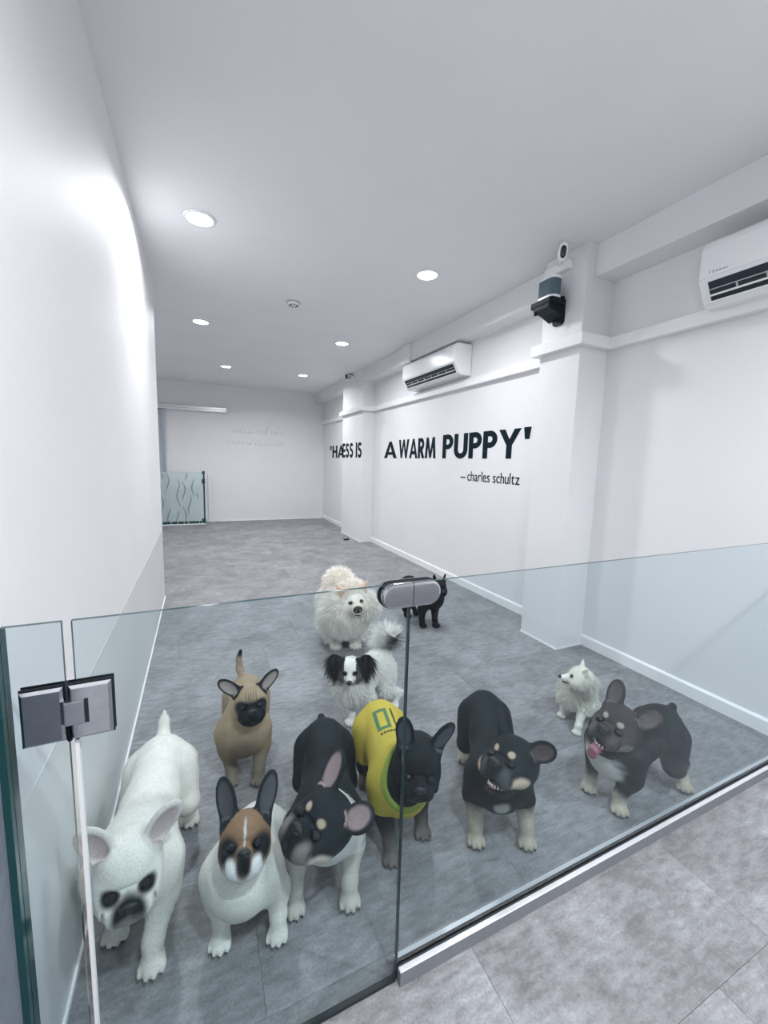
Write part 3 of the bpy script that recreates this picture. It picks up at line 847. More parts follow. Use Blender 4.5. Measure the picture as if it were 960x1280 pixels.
def np_mesh(name, V, Fc, col=None, sm=True):
    me = bpy.data.meshes.new(name)
    k = Fc.shape[1]
    me.vertices.add(len(V)); me.vertices.foreach_set('co', np.ascontiguousarray(V, np.float32).ravel())
    me.loops.add(Fc.size); me.loops.foreach_set('vertex_index', np.ascontiguousarray(Fc, np.int32).ravel())
    me.polygons.add(len(Fc)); me.polygons.foreach_set('loop_start', np.arange(0, Fc.size, k, dtype=np.int32))
    me.polygons.foreach_set('loop_total', np.full(len(Fc), k, np.int32))
    me.polygons.foreach_set('use_smooth', np.full(len(Fc), sm))
    me.update(calc_edges=True); me.validate()
    if col is not None:
        at = me.attributes.new('coat', 'FLOAT_COLOR', 'POINT')
        at.data.foreach_set('color', np.concatenate([col, np.ones((len(col), 1))], 1).astype(np.float32).ravel())
    return me

def vnormals(V, Q):
    n = np.cross(V[Q[:,2]] - V[Q[:,0]], V[Q[:,3]] - V[Q[:,1]]); N = np.zeros_like(V)
    for i in range(4): np.add.at(N, Q[:, i], n)
    return N / (np.linalg.norm(N, axis=1, keepdims=True) + 1e-12)

def hnoise(P, sc, seed=0):
    """cheap smooth value noise in [-1,1]"""
    r = np.random.default_rng(seed); out = np.zeros(len(P))
    for o in range(3):
        for _ in range(3):
            d = r.normal(size=3); d /= np.linalg.norm(d)
            out += np.sin((P @ d) * sc * (1.9 ** o) * 6.28 + r.uniform(0, 6.28)) / (1.6 ** o)
    return out / 5

UP = V3(0, 0, 1)
def frame(f, roll=0.0):
    f = unit(f); l = unit(np.cross(UP, f)); u_ = np.cross(f, l)
    c, s = math.cos(roll), math.sin(roll)
    u3 = c * u_ + s * l; l3 = np.cross(u3, f)
    return np.stack([f, l3, u3])      # rows: forward, left, up

class Dog: pass

def head_frame(Hc, yaw, elev, roll):
    """yaw: degrees the face turns from the viewer's side towards image left; elev: muzzle up; roll: crown leans to image right"""
    az = math.atan2(-Hc[1], -Hc[0]) - math.radians(yaw)
    e = math.radians(elev)
    f = V3(math.cos(az) * math.cos(e), math.sin(az) * math.cos(e), math.sin(e))
    return frame(f, math.radians(roll))

def torso(Fd, d):
    s, C, R = d.s, d.C, d.R
    ax = unit(C - R); A = frame(ax); side = A[1]; upv = A[2]
    d.ax, d.side = ax, side
    L = np.linalg.norm(C - R)
    g = d.girth
    Fd.ell(C, V3(.125, .102 * g, .118) * s, A, .03 * s, 'torso')
    Fd.ell(C + ax * .055 * s - UP * .012 * s, V3(.08, .088 * g, .09) * s, A, .03 * s, 'chest')
    Fd.ell((C * .55 + R * .45) - UP * .004 * s, V3(max(.11, L / s * .45), .086 * g, .092) * s, A, .04 * s, 'torso')
    Fd.ell(R, V3(.098, .088 * g, .094) * s, A, .04 * s, 'torso')
    Fd.ell(R * .8 + C * .2 + UP * .03 * s, V3(.10, .062 * g, .062) * s, A, .04 * s, 'torso')

def legs(Fd, d):
    s, C, R, ax, side = d.s, d.C, d.R, d.ax, d.side
    axh = unit(V3(ax[0], ax[1], 0)); d.claws = []
    t = d.leg
    for i, Fp in enumerate(d.feet):
        if Fp is None: continue
        front = i < 2; sg = 1 if i % 2 == 0 else -1          # order FL, FR, HL, HR
        toe = d.toe[i] if d.toe[i] is not None else axh
        toe = unit(V3(toe[0], toe[1], 0))
        tip = V3(Fp[0], Fp[1], 0); ctr = tip - toe * .03 * s
        if front:
            S = C + ax * .035 * s + side * sg * .072 * s * d.girth + UP * .0 * s
            W = ctr + UP * .062 * s - toe * .014 * s
            E_ = S * .5 + W * .5 - ax * .022 * s + side * sg * .008 * s
            Fd.ell(S * .75 + E_ * .25 - ax * .01 * s, V3(.055, .036, .075) * s, frame(ax), .03 * s, 'upleg')
            Fd.cone(S, E_, .05 * s, .040 * s * t, .025 * s, 'upleg')
            Fd.cone(E_, W, .040 * s * t, .0235 * s * t, .02 * s, 'foreleg')
            Fd.cone(W, ctr + UP * .024 * s, .025 * s * t, .024 * s * t, .015 * s, 'paw')
        else:
            Hp = R + side * sg * .058 * s * d.girth - UP * .01 * s
            Kn = Hp * .5 + ctr * .5 + ax * .055 * s + side * sg * .012 * s + UP * .015 * s
            Ho = ctr + UP * .092 * s - toe * .052 * s
            Fd.ell(Hp * .6 + Kn * .4 - ax * .01 * s, V3(.068, .040, .085) * s, frame(ax), .03 * s, 'upleg')
            Fd.cone(Hp, Kn, .058 * s, .040 * s * t, .03 * s, 'upleg')
            Fd.cone(Kn, Ho, .038 * s * t, .023 * s * t, .02 * s, 'hindleg')
            Fd.cone(Ho, ctr + UP * .024 * s - toe * .005 * s, .0225 * s * t, .0225 * s * t, .015 * s, 'paw')
        A = frame(toe); sd = A[1]
        Fd.ell(ctr + UP * .019 * s, V3(.036, .029, .021) * s, A, .012 * s, 'paw')
        for j, w_ in enumerate((-.0255, -.0088, .0088, .0255)):
            fr = .021 if j in (1, 2) else .011
            tc_ = ctr + sd * w_ * s + toe * fr * s + UP * .0140 * s
            Fd.ell(tc_, V3(.0185, .0082, .0145) * s, A, .0022 * s, 'paw')
            d.claws.append((tc_ + toe * .015 * s - UP * .001 * s, unit(toe - UP * .55), .0085 * s))

def bully_head(Fd, d):
    """bat-eared flat-faced head"""
    h, Hc, A = d.hs, d.Hc, d.A
    def W(x, y, z): return Hc + (V3(x, y, z) * h) @ A
    d.W = W
    def e(x, y, z, rx, ry, rz, k=.02, tg='head', sub=False, B=None): Fd.ell(W(x, y, z), V3(rx, ry, rz) * h, A if B is None else B, k * h, tg, sub)
    e(-.005, 0, .006, .080, .074, .066)
    e(.008, 0, .03, .052, .058, .044)
    for sg in (1, -1):
        e(.028, sg * .046, -.024, .046, .036, .042, .025)
        e(.083, sg * .030, -.042, .032, .027, .033, .012, 'muzzle')
        e(.070, sg * .052, -.03, .026, .018, .03, .015)
    e(.074, 0, -.022, .036, .042, .034, .015, 'muzzle')
    e(.088, 0, -.004, .020, .022, .014, .012, 'muzzle')
    if d.mouth == 0:
        e(.074, 0, -.068, .034, .036, .020, .012, 'muzzle')
        e(.114, 0, -.05, .012, .003, .026, .006, 'muzzle', True)
    else:
        op = .022 * d.mouth
        e(.060, 0, -.078 - op, .046, .038, .017, .014, 'muzzle')
        e(.040, 0, -.070 - op * .5, .03, .042, .03, .02, 'muzzle')
        e(.085, 0, -.066 - op * .35, .048, .034, .008 + op * .55, .008, 'mouth', True)
    # wrinkles over the nose and along the flews
    for sg in (1, -1):
        e(.098, sg * .0575, -.034, .022, .003, .020, .008, 'head', True)
    e(.083, 0, .016, .016, .03, .0045, .008, 'head', True)
    for sg in (1, -1):
        e(.076, sg * .036, .004, .010, .0155, .0115, .008, 'head', True)
        # ears
        tilt = math.radians(d.ear_tilt[0 if sg > 0 else 1]); sw = math.radians(d.ear_turn[0 if sg > 0 else 1])
        eu = V3(-.12, sg * math.sin(tilt), math.cos(tilt)); eu /= np.linalg.norm(eu)
        en = V3(math.cos(sw), sg * math.sin(sw), 0.0); en = en - eu * (en @ eu); en /= np.linalg.norm(en)
        ew = np.cross(eu, en)
        B = np.stack([en @ A, ew @ A, eu @ A])
        base = V3(-.012, sg * .050, .040); L = .062 * d.ear_len[0 if sg > 0 else 1]
        c0 = base + eu * L * .95
        Fd.cone(W(*base), W(*(base + eu * L * .6)), .034 * h, .024 * h, .02 * h, 'ear')
        Fd.ell(W(*c0), V3(.012, .036 * d.ear_wid, L) * h, B, .014 * h, 'ear')
        Fd.ell(W(*(c0 + en * .013 - eu * .004)), V3(.0125, .0265 * d.ear_wid, L * .82) * h, B, .006 * h, 'ear', True)
        d.ears.append((c0, eu, en, ew, L))
    # neck
    Fd.cone(d.C + d.ax * .05 * d.s + UP * .03 * d.s, W(-.035, 0, -.02), .082 * d.s * d.neck, .066 * h, .04 * d.s, 'neck')
    d.eyes = [W(.0715, sg * .038, .005) for sg in (1, -1)]; d.eye_r = .0135 * h
    d.nose = (W(.1075, 0, -.004), V3(.0105, .021, .0145) * h)

def spitz_head(Fd, d):
    """fine-muzzled head with a fluffy cheek"""
    h, Hc, A = d.hs, d.Hc, d.A
    def W(x, y, z): return Hc + (V3(x, y, z) * h) @ A
    d.W = W
    def e(x, y, z, rx, ry, rz, k=.02, tg='head', sub=False): Fd.ell(W(x, y, z), V3(rx, ry, rz) * h, A, k * h, tg, sub)
    e(-.005, 0, .004, .062, .058, .054)
    for sg in (1, -1):
        e(.01, sg * .035, -.022, .045, .034, .035, .02)
    mz = d.muzzle
    Fd.cone(W(.03, 0, -.012), W(.055 + .05 * mz, 0, -.024), .036 * h * d.mzw, .019 * h * d.mzw, .018 * h, 'muzzle')
    Fd.cone(W(.03, 0, -.035), W(.045 + .045 * mz, 0, -.043), .022 * h * d.mzw, .012 * h * d.mzw, .012 * h, 'muzzle')
    for sg in (1, -1):
        e(.050, sg * .024, .010, .008, .0115, .008, .006, 'head', True)
        tilt = math.radians(d.ear_tilt[0 if sg > 0 else 1]); sw = math.radians(d.ear_turn[0 if sg > 0 else 1])
        eu = V3(-.1, sg * math.sin(tilt), math.cos(tilt)); eu /= np.linalg.norm(eu)
        en = V3(math.cos(sw), sg * math.sin(sw), 0.0); en = en - eu * (en @ eu); en /= np.linalg.norm(en)
        ew = np.cross(eu, en); B = np.stack([en @ A, ew @ A, eu @ A])
        base = V3(-.012, sg * .036, .034); L = .045 * d.ear_len[0 if sg > 0 else 1]; c0 = base + eu * L * .8
        if d.pointed == 'wing':
            c0 = V3(-.012, sg * .078, .022); eu = unit(V3(0, sg * .22, 1)); en = V3(1, 0, 0); ew = np.cross(eu, en); L = .062
            B = np.stack([en @ A, ew @ A, eu @ A])
            Fd.cone(W(-.01, sg * .04, .035), W(*c0), .022 * h, .016 * h, .012 * h, 'ear')
            Fd.ell(W(*c0), V3(.011, .043, .060) * h, B, .012 * h, 'ear')
        elif d.pointed:
            Fd.ell(W(*(base + eu * L * .35)), V3(.012, .030 * d.ear_wid, L * .62) * h, B, .012 * h, 'ear')
            Fd.cone(W(*(base + eu * L * .5)), W(*(base + eu * L * 1.55)), .017 * h * d.ear_wid, .004 * h, .012 * h, 'ear')
            Fd.ell(W(*(base + eu * L * .55 + en * .015)), V3(.012, .015 * d.ear_wid, L * .6) * h, B, .006 * h, 'ear', True)
        else:
            Fd.ell(W(*c0), V3(.010, .040 * d.ear_wid, L * 1.15) * h, B, .012 * h, 'ear')
        d.ears.append((c0, eu, en, ew, L))
    Fd.cone(d.C + d.ax * .04 * d.s + UP * .03 * d.s, W(-.03, 0, -.02), .075 * d.s * d.neck, .052 * h, .04 * d.s, 'neck')
    d.eyes = [W(.0475, sg * .0245, .009) for sg in (1, -1)]; d.eye_r = .0098 * h * d.eye_k
    d.nose = (W(.060 + .062 * mz, 0, -.018), V3(.011, .0135, .0105) * h * d.nose_k)

def small_field(name, build, res, mat, parent, org):
    f_ = Field(); build(f_); F_, lo, _ = f_.sample(res, pad=.006)
    V, Q = surface_nets(F_, lo, res); V = relax(V, Q, 1)
    return link(name, np_mesh(name, V - org, Q), mat, parent)

def make_fur(d, V, Q, N, tagid, names, coat_fn, count, len_fn, dir_fn, width=0.0016, seed=1, curl=0.35, seg=3, tilt=1.0):
    r = np.random.default_rng(seed)
    P4 = V[Q]; ar = np.linalg.norm(np.cross(P4[:,2] - P4[:,0], P4[:,3] - P4[:,1]), axis=1)
    fi = r.choice(len(Q), size=count, p=ar / ar.sum())
    a, b = r.random(count)[:, None], r.random(count)[:, None]
    P = (P4[fi,0] * (1-a) + P4[fi,1] * a) * (1-b) + (P4[fi,3] * (1-a) + P4[fi,2] * a) * b
    Nn = N[Q[fi, 0]]; tg = tagid[Q[fi, 0]]
    L = len_fn(P, tg, names) * r.uniform(.65, 1.15, count)
    keep = L > 0.003
    P, Nn, tg, L = P[keep], Nn[keep], tg[keep], L[keep]; n = len(P)
    D0 = Nn * tilt + dir_fn(P, tg, names) + r.normal(0, .16, (n, 3)); D0 /= np.linalg.norm(D0, axis=1, keepdims=True)
    sidev = np.cross(D0, r.normal(size=(n, 3))); sidev /= np.linalg.norm(sidev, axis=1, keepdims=True)
    g = V3(0, 0, -1) * curl
    pts = []; cur = P - Nn * .003; D = D0
    for k in range(seg + 1):
        pts.append(cur); cur = cur + D * (L / seg)[:, None]; D = D + g * .5; D = D / np.linalg.norm(D, axis=1, keepdims=True)
    wd = [1.0, .9, .65, .12] if seg == 3 else [1.0, .8, .12]
    nv = 2 * (seg + 1)
    VV = np.empty((n, nv, 3))
    for k in range(seg + 1):
        VV[:, 2*k] = pts[k] - sidev * width * wd[k]; VV[:, 2*k+1] = pts[k] + sidev * width * wd[k]
    col = coat_fn(P, tg, names) * r.uniform(.86, 1.1, (n, 1))
    CC = np.repeat(np.clip(col, 0, 1), nv, 0)
    base = (np.arange(n) * nv)[:, None]
    FF = np.concatenate([base + np.array([2*k, 2*k+1, 2*k+3, 2*k+2]) for k in range(seg)])
    return VV.reshape(-1, 3), FF, CC

def build_dog(name, label, *, C, R, Hc, look, feet, coat, s=1.0, hs=None, toe=(None,)*4, kind='bully', res=0.0038, girth=1.0, leg=1.0,
              ear_tilt=(22, 22), ear_turn=(25, 25), ear_len=1.0, ear_wid=1.0, mouth=0, tail=None, neck=1.0, muzzle=.6, mzw=1.0, eye_k=1.0, nose_k=1.0,
              pointed=True, fur=None, eye_mat='eye', claw_mat='claw', claws=True, extra=None, shift=(0, 0)):
    d = Dog(); d.s = s; d.hs = hs or s
    sh = V3(shift[0], shift[1], 0)
    d.C, d.R, d.Hc = V3(*C) + sh, V3(*R) + sh, V3(*Hc) + sh
    d.feet = [None if f is None else (f[0] + sh[0], f[1] + sh[1]) for f in feet]; d.toe = toe
    d.girth, d.leg, d.ear_tilt, d.ear_turn, d.ear_len, d.ear_wid, d.mouth, d.neck = girth, leg, ear_tilt, ear_turn, (ear_len if isinstance(ear_len, tuple) else (ear_len, ear_len)), ear_wid, mouth, neck
    d.muzzle, d.mzw, d.eye_k, d.nose_k, d.pointed = muzzle, mzw, eye_k, nose_k, pointed
    d.A = head_frame(d.Hc, *look); d.ears = []
    Fd = Field(); d.F = Fd
    torso(Fd, d); legs(Fd, d)
    (bully_head if kind == 'bully' else spitz_head)(Fd, d)
    if tail:
        for (a, ra), (b, rb) in zip(tail, tail[1:]): Fd.cone(V3(*a) + sh, V3(*b) + sh, ra, rb, .015 * s, 'tail')
    if extra: extra(Fd, d)
    grid, lo, _ = Fd.sample(res, floor_z=0.0015)
    V, Q = surface_nets(grid, lo, res); V = relax(V, Q, 1, .4)
    N = vnormals(V, Q); ti_, names = Fd.tags(V)
    def local(P): return ((P - d.Hc) @ d.A.T) / d.hs
    d.local = local
    def coat_fn(P, tg, nm, Nrm=None): return coat(d, P, local(P), tg, nm, Nrm)
    colr = np.clip(coat_fn(V, ti_, names, N), 0, 1)
    org = V3(*((d.C + d.R) / 2)); org[2] = 0
    root = tag(empty(name, tuple(org)), label, 'dog', 'dogs behind the glass partition')
    body = link('body', np_mesh('body', V - org, Q, colr), M['coat'], root)
    # eyes
    for ec in d.eyes:
        lathe('eye', [(d.eye_r * math.sin(math.pi * i / 8), -d.eye_r * math.cos(math.pi * i / 8)) for i in range(9)], M[eye_mat], root, n=16, loc=tuple(ec - org))
    nc, nr = d.nose; A = d.A
    def bn(f_):
        f_.ell(nc, nr, A, .004, 'n')
        for sg in (1, -1): f_.ell(nc + (V3(nr[0] * .95, sg * nr[1] * .5, -nr[2] * .1)) @ A, V3(nr[0] * .5, nr[1] * .28, nr[2] * .34), A, .002, 'n', True)
    small_field('nose', bn, max(.0012, nr[1] * .09), M['nose'], root, org)
    if claws:
        bm = bmesh.new()
        for p, dr, L in d.claws:
            p = Vector(p - org); dr = Vector(dr); q_ = p + dr * L; q_.z = max(q_.z, 0.0015)
            tube_mesh(bm, [p - dr * L * .3, p + dr * L * .4, q_], [.0026 * s, .0022 * s, .0007 * s], 6)
        bmesh.ops.recalc_face_normals(bm, faces=bm.faces)
        link('claws', bm_mesh(bm, 'claws', True), M[claw_mat], root)['kind'] = 'stuff'
    d.root, d.org, d.V, d.Q, d.N = root, org, V, Q, N
    if fur is None and kind == 'bully' and name == FB: fur = short_fur
    if fur:
        VV, FF, CC = make_fur(d, V, Q, N, ti_, names, coat_fn, **fur(d))
        fo = link('fur', np_mesh('fur', VV - org, FF, CC, False), M['fur'], root); fo['kind'] = 'stuff'
    return d

# ---- coat colours
BLACK = V3(.0032, .0078, .0112); SLATE = V3(.0060, .0118, .0162); WHITE = V3(.80, .79, .76); CREAM = V3(.50, .45, .37)
PINK = V3(.46, .34, .34); FAWN = V3(.40, .31, .21); TAN = V3(.48, .38, .28); BROWN = V3(.26, .155, .09); DARK = V3(.0035, .0075, .0105)
def mixc(c, col, w_): return c * (1 - w_[:, None]) + np.asarray(col) * w_[:, None]
def is_tag(tg, nm, *want):
    ids = [nm.index(w_) for w_ in want if w_ in nm]; return np.isin(tg, ids)
def spot(L, c, r, soft=.35):
    q_ = (L - V3(*c)) / np.asarray(r if np.ndim(r) else (r, r, r)); return 1 - smooth(1 - soft, 1 + soft, np.sqrt((q_ ** 2).sum(1)))
def inner_ear(d, L, tg, nm, Nrm):
    w_ = np.zeros(len(L))
    e = is_tag(tg, nm, 'ear')
    for (c0, eu, en, ew, Le) in d.ears:
        q_ = L - c0
        u_, v_, n_ = q_ @ eu, q_ @ ew, q_ @ en
        m = 1 - smooth(.75, 1.05, np.sqrt((u_ / (Le * .86)) ** 2 + (v_ / (.0275 * d.ear_wid)) ** 2))
        w_ = np.maximum(w_, m * (n_ > -.004) * (np.abs(n_) < .03) * e)
    return w_
def start(P, col): return np.tile(col, (len(P), 1)).astype(float)

def coat_white(d, P, L, tg, nm, Nrm):
    c = start(P, WHITE * V3(1.0, .985, .95))
    c = mixc(c, PINK * 1.15, inner_ear(d, L, tg, nm, Nrm) * .85)
    c = mixc(c, V3(.62, .54, .52), is_tag(tg, nm, 'ear') * .35)
    for sg in (1, -1): c = mixc(c, DARK * 1.5, spot(L, (.068, sg * .042, .004), (.03, .022, .017)))
    c = mixc(c, DARK, spot(L, (.11, 0, -.028), (.05, .040, .050), .25))
    c = mixc(c, V3(.5, .47, .43), spot(L, (.09, 0, -.06), (.05, .06, .03)) * .5)
    c = mixc(c, V3(.60, .56, .49), is_tag(tg, nm, 'paw') * .35)
    return c
def coat_pied(d, P, L, tg, nm, Nrm):
    c = start(P, WHITE * V3(.98, .97, .93))
    hd = 1 - smooth(.9, 1.15, np.sqrt(((L - V3(.02, 0, .0)) / V3(.11, .095, .10)) ** 2 @ np.ones(3)))
    hd = np.maximum(hd, is_tag(tg, nm, 'ear') * 1.0) * (1 - is_tag(tg, nm, 'neck') * smooth(-.05, -.02, -L[:, 0]))
    c = mixc(c, BROWN, hd)
    c = mixc(c, SLATE * 1.2, is_tag(tg, nm, 'ear') * 1.0)
    c = mixc(c, V3(.10, .10, .11), inner_ear(d, L, tg, nm, Nrm) * .8)
    for sg in (1, -1):
        c = mixc(c, DARK, spot(L, (.066, sg * .052, -.004), (.06, .034, .034), .4))
        c = mixc(c, WHITE * .92, spot(L, (.105, sg * .040, -.048), (.034, .022, .034), .3))
        c = mixc(c, V3(.28, .24, .2), spot(L, (.03, sg * .085, -.05), (.04, .03, .03)))
    c = mixc(c, WHITE * .8, spot(L, (.075, 0, .04), (.05, .004, .04), .35) * .9)
    c = mixc(c, DARK, spot(L, (.118, 0, -.028), (.035, .022, .048), .3))
    c = mixc(c, WHITE * .85, spot(L, (.05, 0, -.105), (.06, .07, .03), .3))
    return c
def coat_fawn(d, P, L, tg, nm, Nrm):
    c = start(P, FAWN * .86)
    c = c * (1 + .12 * hnoise(P, 9, 3))[:, None]
    c = mixc(c, V3(.11, .095, .08), (1 - smooth(.4, 1.2, np.sqrt((((P - (d.C + d.ax * .11 - UP * .03)) / V3(.075, .10, .10)) ** 2).sum(1)))) * .75)
    c = mixc(c, V3(.17, .16, .14), is_tag(tg, nm, 'foreleg', 'paw', 'hindleg', 'upleg') * .7 * (1 - smooth(.08, .20, P[:, 2])))
    c = mixc(c, DARK * 1.3, is_tag(tg, nm, 'ear') * 1.0)
    c = mixc(c, V3(.36, .32, .30), inner_ear(d, L, tg, nm, Nrm) * .9)
    c = mixc(c, DARK, spot(L, (.09, 0, -.03), (.075, .072, .062), .25))
    for sg in (1, -1): c = mixc(c, DARK, spot(L, (.066, sg * .045, .006), (.05, .036, .026), .3))
    for k in (-2, -1, 0, 1, 2): c = mixc(c, V3(.07, .06, .05), spot(L, (.06, k * .012, .045), (.04, .0026, .024), .4) * .8)
    c = mixc(c, V3(.46, .40, .31), (is_tag(tg, nm, 'tail')) * .5)
    if np.any(is_tag(tg, nm, 'tail')):
        c = mixc(c, DARK * 3, is_tag(tg, nm, 'tail') * smooth(.43, .46, P[:, 2]))
    return c
def tan_points(base, ear_in, chest_white, legs_col, head_col=None, leg_z=.11, brow=TAN * 1.1, cheek=1.0, cheek_col=V3(.58, .48, .38), flew=None):
    def fn(d, P, L, tg, nm, Nrm):
        c = start(P, base)
        c = c * (1 + .25 * hnoise(P, 7, 5))[:, None]
        if head_col is not None:
            hd = 1 - smooth(.85, 1.2, np.sqrt((((L - V3(.02, 0, .02)) / V3(.12, .10, .10)) ** 2).sum(1)))
            c = mixc(c, head_col, np.maximum(hd, is_tag(tg, nm, 'ear') * .9))
        c = mixc(c, ear_in, inner_ear(d, L, tg, nm, Nrm) * .9)
        lg = is_tag(tg, nm, 'foreleg', 'hindleg', 'paw')
        z = P[:, 2] / d.s + .015 * hnoise(P, 14, 2)
        c = mixc(c, legs_col, lg * (1 - smooth(leg_z - .03, leg_z + .03, z)))
        for sg in (1, -1):
            c = mixc(c, brow, spot(L, (.072, sg * .030, .030), (.03, .0115, .0105), .3))
            if cheek: c = mixc(c, cheek_col, spot(L, (.048, sg * .070, -.046), (.045, .030, .027), .25) * cheek)
            if flew is not None: c = mixc(c, flew, spot(L, (.095, sg * .042, -.042), (.03, .022, .034), .3))
        c = mixc(c, DARK, spot(L, (.113, 0, -.006), (.03, .030, .022), .3))
        if d.mouth:
            c = mixc(c, V3(.045, .02, .026), spot(L, (.075, 0, -.068 - .022 * d.mouth * .4), (.05, .032, .013 + .012 * d.mouth), .15))
        if chest_white is not None:
            q_ = (P - (d.C + d.ax * .10 * d.s - UP * .03 * d.s)) / d.s
            q_ = q_ - np.outer(q_ @ d.ax, d.ax) * .4
            w_ = 1 - smooth(.75, 1.15, np.sqrt((q_ ** 2).sum(1)) / chest_white[1] + .18 * hnoise(P, 9, 6))
            w_ = w_ * ((P - d.C) @ d.ax > .05 * d.s) * is_tag(tg, nm, 'chest', 'torso', 'neck', 'upleg')
            c = mixc(c, chest_white[0], w_)
        return c
    return fn
def coat_plain(col, ear_in=None, muzzle=None, legs_col=None):
    def fn(d, P, L, tg, nm, Nrm):
        c = start(P, col); c = c * (1 + .2 * hnoise(P, 7, 5))[:, None]
        if ear_in is not None: c = mixc(c, ear_in, inner_ear(d, L, tg, nm, Nrm) * .8)
        if legs_col is not None: c = mixc(c, legs_col, is_tag(tg, nm, 'foreleg', 'hindleg', 'paw') * (1 - smooth(.03, .14, P[:, 2])))
        return c
    return fn
def coat_papillon(d, P, L, tg, nm, Nrm):
    c = start(P, WHITE * 1.08)
    e = is_tag(tg, nm, 'ear')
    side_h = (np.abs(L[:, 1]) > .030) & (np.sqrt((L ** 2).sum(1)) < .085) & (L[:, 0] < .062)
    c = mixc(c, V3(.12, .105, .10), side_h * 1.0)
    c = mixc(c, DARK * 1.1, e * 1.0)
    c = mixc(c, WHITE, spot(L, (.04, 0, .03), (.09, .022, .06), .2))
    c = mixc(c, WHITE * .95, is_tag(tg, nm, 'muzzle') * (np.abs(L[:, 1]) < .03))
    for sg in (1, -1): c = mixc(c, DARK, spot(L, (.046, sg * .026, .008), (.02, .015, .012), .3))
    tl = is_tag(tg, nm, 'tail')
    c = mixc(c, V3(.035, .035, .04), tl * (hnoise(P, 5, 9) > -.05) * smooth(1.02, 1.08, P[:, 0]))
    return c
def coat_chow(d, P, L, tg, nm, Nrm):
    c = start(P, V3(.90, .88, .83))
    c = mixc(c, V3(.60, .42, .30), is_tag(tg, nm, 'ear') * .8)
    c = mixc(c, V3(.72, .62, .50), spot(L, (.05, 0, -.02), (.06, .05, .05)) * .7)
    c = mixc(c, DARK * 2, spot(L, (.085, 0, -.052), (.03, .026, .008), .4))
    for sg in (1, -1): c = mixc(c, V3(.2, .16, .13), spot(L, (.05, sg * .026, .009), (.02, .016, .010), .3))
    return c
def coat_spitz(d, P, L, tg, nm, Nrm):
    c = start(P, V3(.80, .78, .71))
    c = mixc(c, V3(.62, .55, .44), is_tag(tg, nm, 'ear') * .3)
    for sg in (1, -1): c = mixc(c, V3(.16, .13, .11), spot(L, (.047, sg * .026, .007), (.018, .014, .009), .3))
    c = mixc(c, DARK * 1.5, spot(L, (.075, 0, -.045), (.05, .02, .009), .4))
    return c

def short_fur(d):
    def ln(P, tg, nm):
        L = np.full(len(P), .0085); L[is_tag(tg, nm, 'head', 'ear', 'paw')] = .0045; L[is_tag(tg, nm, 'muzzle', 'mouth')] = .0035
        for ec in d.eyes: L[np.linalg.norm(P - ec, axis=1) < d.eye_r * 1.7] = 0
        L[np.linalg.norm(P - d.nose[0], axis=1) < d.nose[1][1] * 1.15] = 0
        return L * d.s
    def dr(P, tg, nm):
        D = np.tile(-d.ax * .8 - UP * .35, (len(P), 1)); h_ = is_tag(tg, nm, 'head', 'muzzle', 'neck'); D[h_] = -d.A[0] * .8
        e = is_tag(tg, nm, 'ear'); D[e] = d.A[2] * .8; l = is_tag(tg, nm, 'foreleg', 'hindleg', 'paw'); D[l] = -UP * .9
        return D
    return dict(count=17000, len_fn=ln, dir_fn=dr, width=.0008, seed=9, curl=.1, seg=2, tilt=.45)

# ---- the dogs (feet: front left, front right, hind left, hind right of the dog; floor coordinates in metres)
FB = 'french_bulldog'
build_dog(FB, 'white french bulldog with lowered head and pink ears behind the glass door, at left',
          s=1.14, hs=1.0, C=(-.205, 1.33, .265), R=(-.165, 1.70, .28), Hc=(-.200, 1.175, .388), look=(4, -12, 0),
          feet=[(-.164, 1.165), (-.275, 1.30), (-.072, 1.655), (-.26, 1.74)], coat=coat_white, claw_mat='claw_pale',
          ear_tilt=(36, 24), ear_turn=(5, 5), ear_len=1.05, ear_wid=1.1, tail=[((-.163, 1.79, .33), .03), ((-.160, 1.83, .385), .018), ((-.158, 1.835, .425), .006)])
build_dog(FB, 'white french bulldog with brown forehead and black eye mask, looking up in the front row',
          s=1.02, hs=.90, C=(.103, 1.225, .195), R=(.17, 1.41, .12), Hc=(.100, 1.150, .372), look=(3, 24, 2),
          feet=[(.180, 1.104), (.015, 1.150), (.22, 1.36), (.05, 1.38)], coat=coat_pied, girth=1.05, claw_mat='claw_pale',
          ear_tilt=(14, 14), ear_turn=(20, 20), ear_len=1.22, ear_wid=1.0, neck=1.05)
build_dog(FB, 'fawn french bulldog with black face mask and raised tail, standing behind the front row',
          s=1.04, hs=.89, C=(.165, 1.88, .25), R=(.20, 2.12, .26), Hc=(.185, 1.785, .422), look=(-4, 5, 0),
          feet=[(.215, 1.765), (.098, 1.805), (.25, 2.08), (.14, 2.10)], coat=coat_fawn,
          ear_tilt=(46, 52), ear_turn=(10, 10), ear_len=1.05, ear_wid=.95,
          tail=[((.195, 2.19, .31), .025), ((.175, 2.21, .37), .018), ((.172, 2.20, .43), .014), ((.180, 2.19, .475), .009)])
d4 = build_dog(FB, 'slate french bulldog with tan eyebrows and white chest, head turned left beside the white one',
          s=1.12, hs=1.13, C=(.388, 1.27, .25), R=(.475, 1.60, .255), Hc=(.338, 1.130, .355), look=(46, 28, 16),
          feet=[(.424, 1.104), (.246, 1.155), (.545, 1.50), (.39, 1.60)], coat=tan_points(SLATE, PINK * .9, (V3(.72, .71, .67), .15), V3(.55, .52, .46), leg_z=.17, flew=V3(.20, .18, .165), cheek_col=V3(.66, .58, .49), cheek=1.0),
          ear_tilt=(36, 14), ear_turn=(-15, 10), ear_len=(.8, 1.05), ear_wid=1.1, tail=[((.485, 1.67, .30), .03), ((.488, 1.70, .32), .016)])
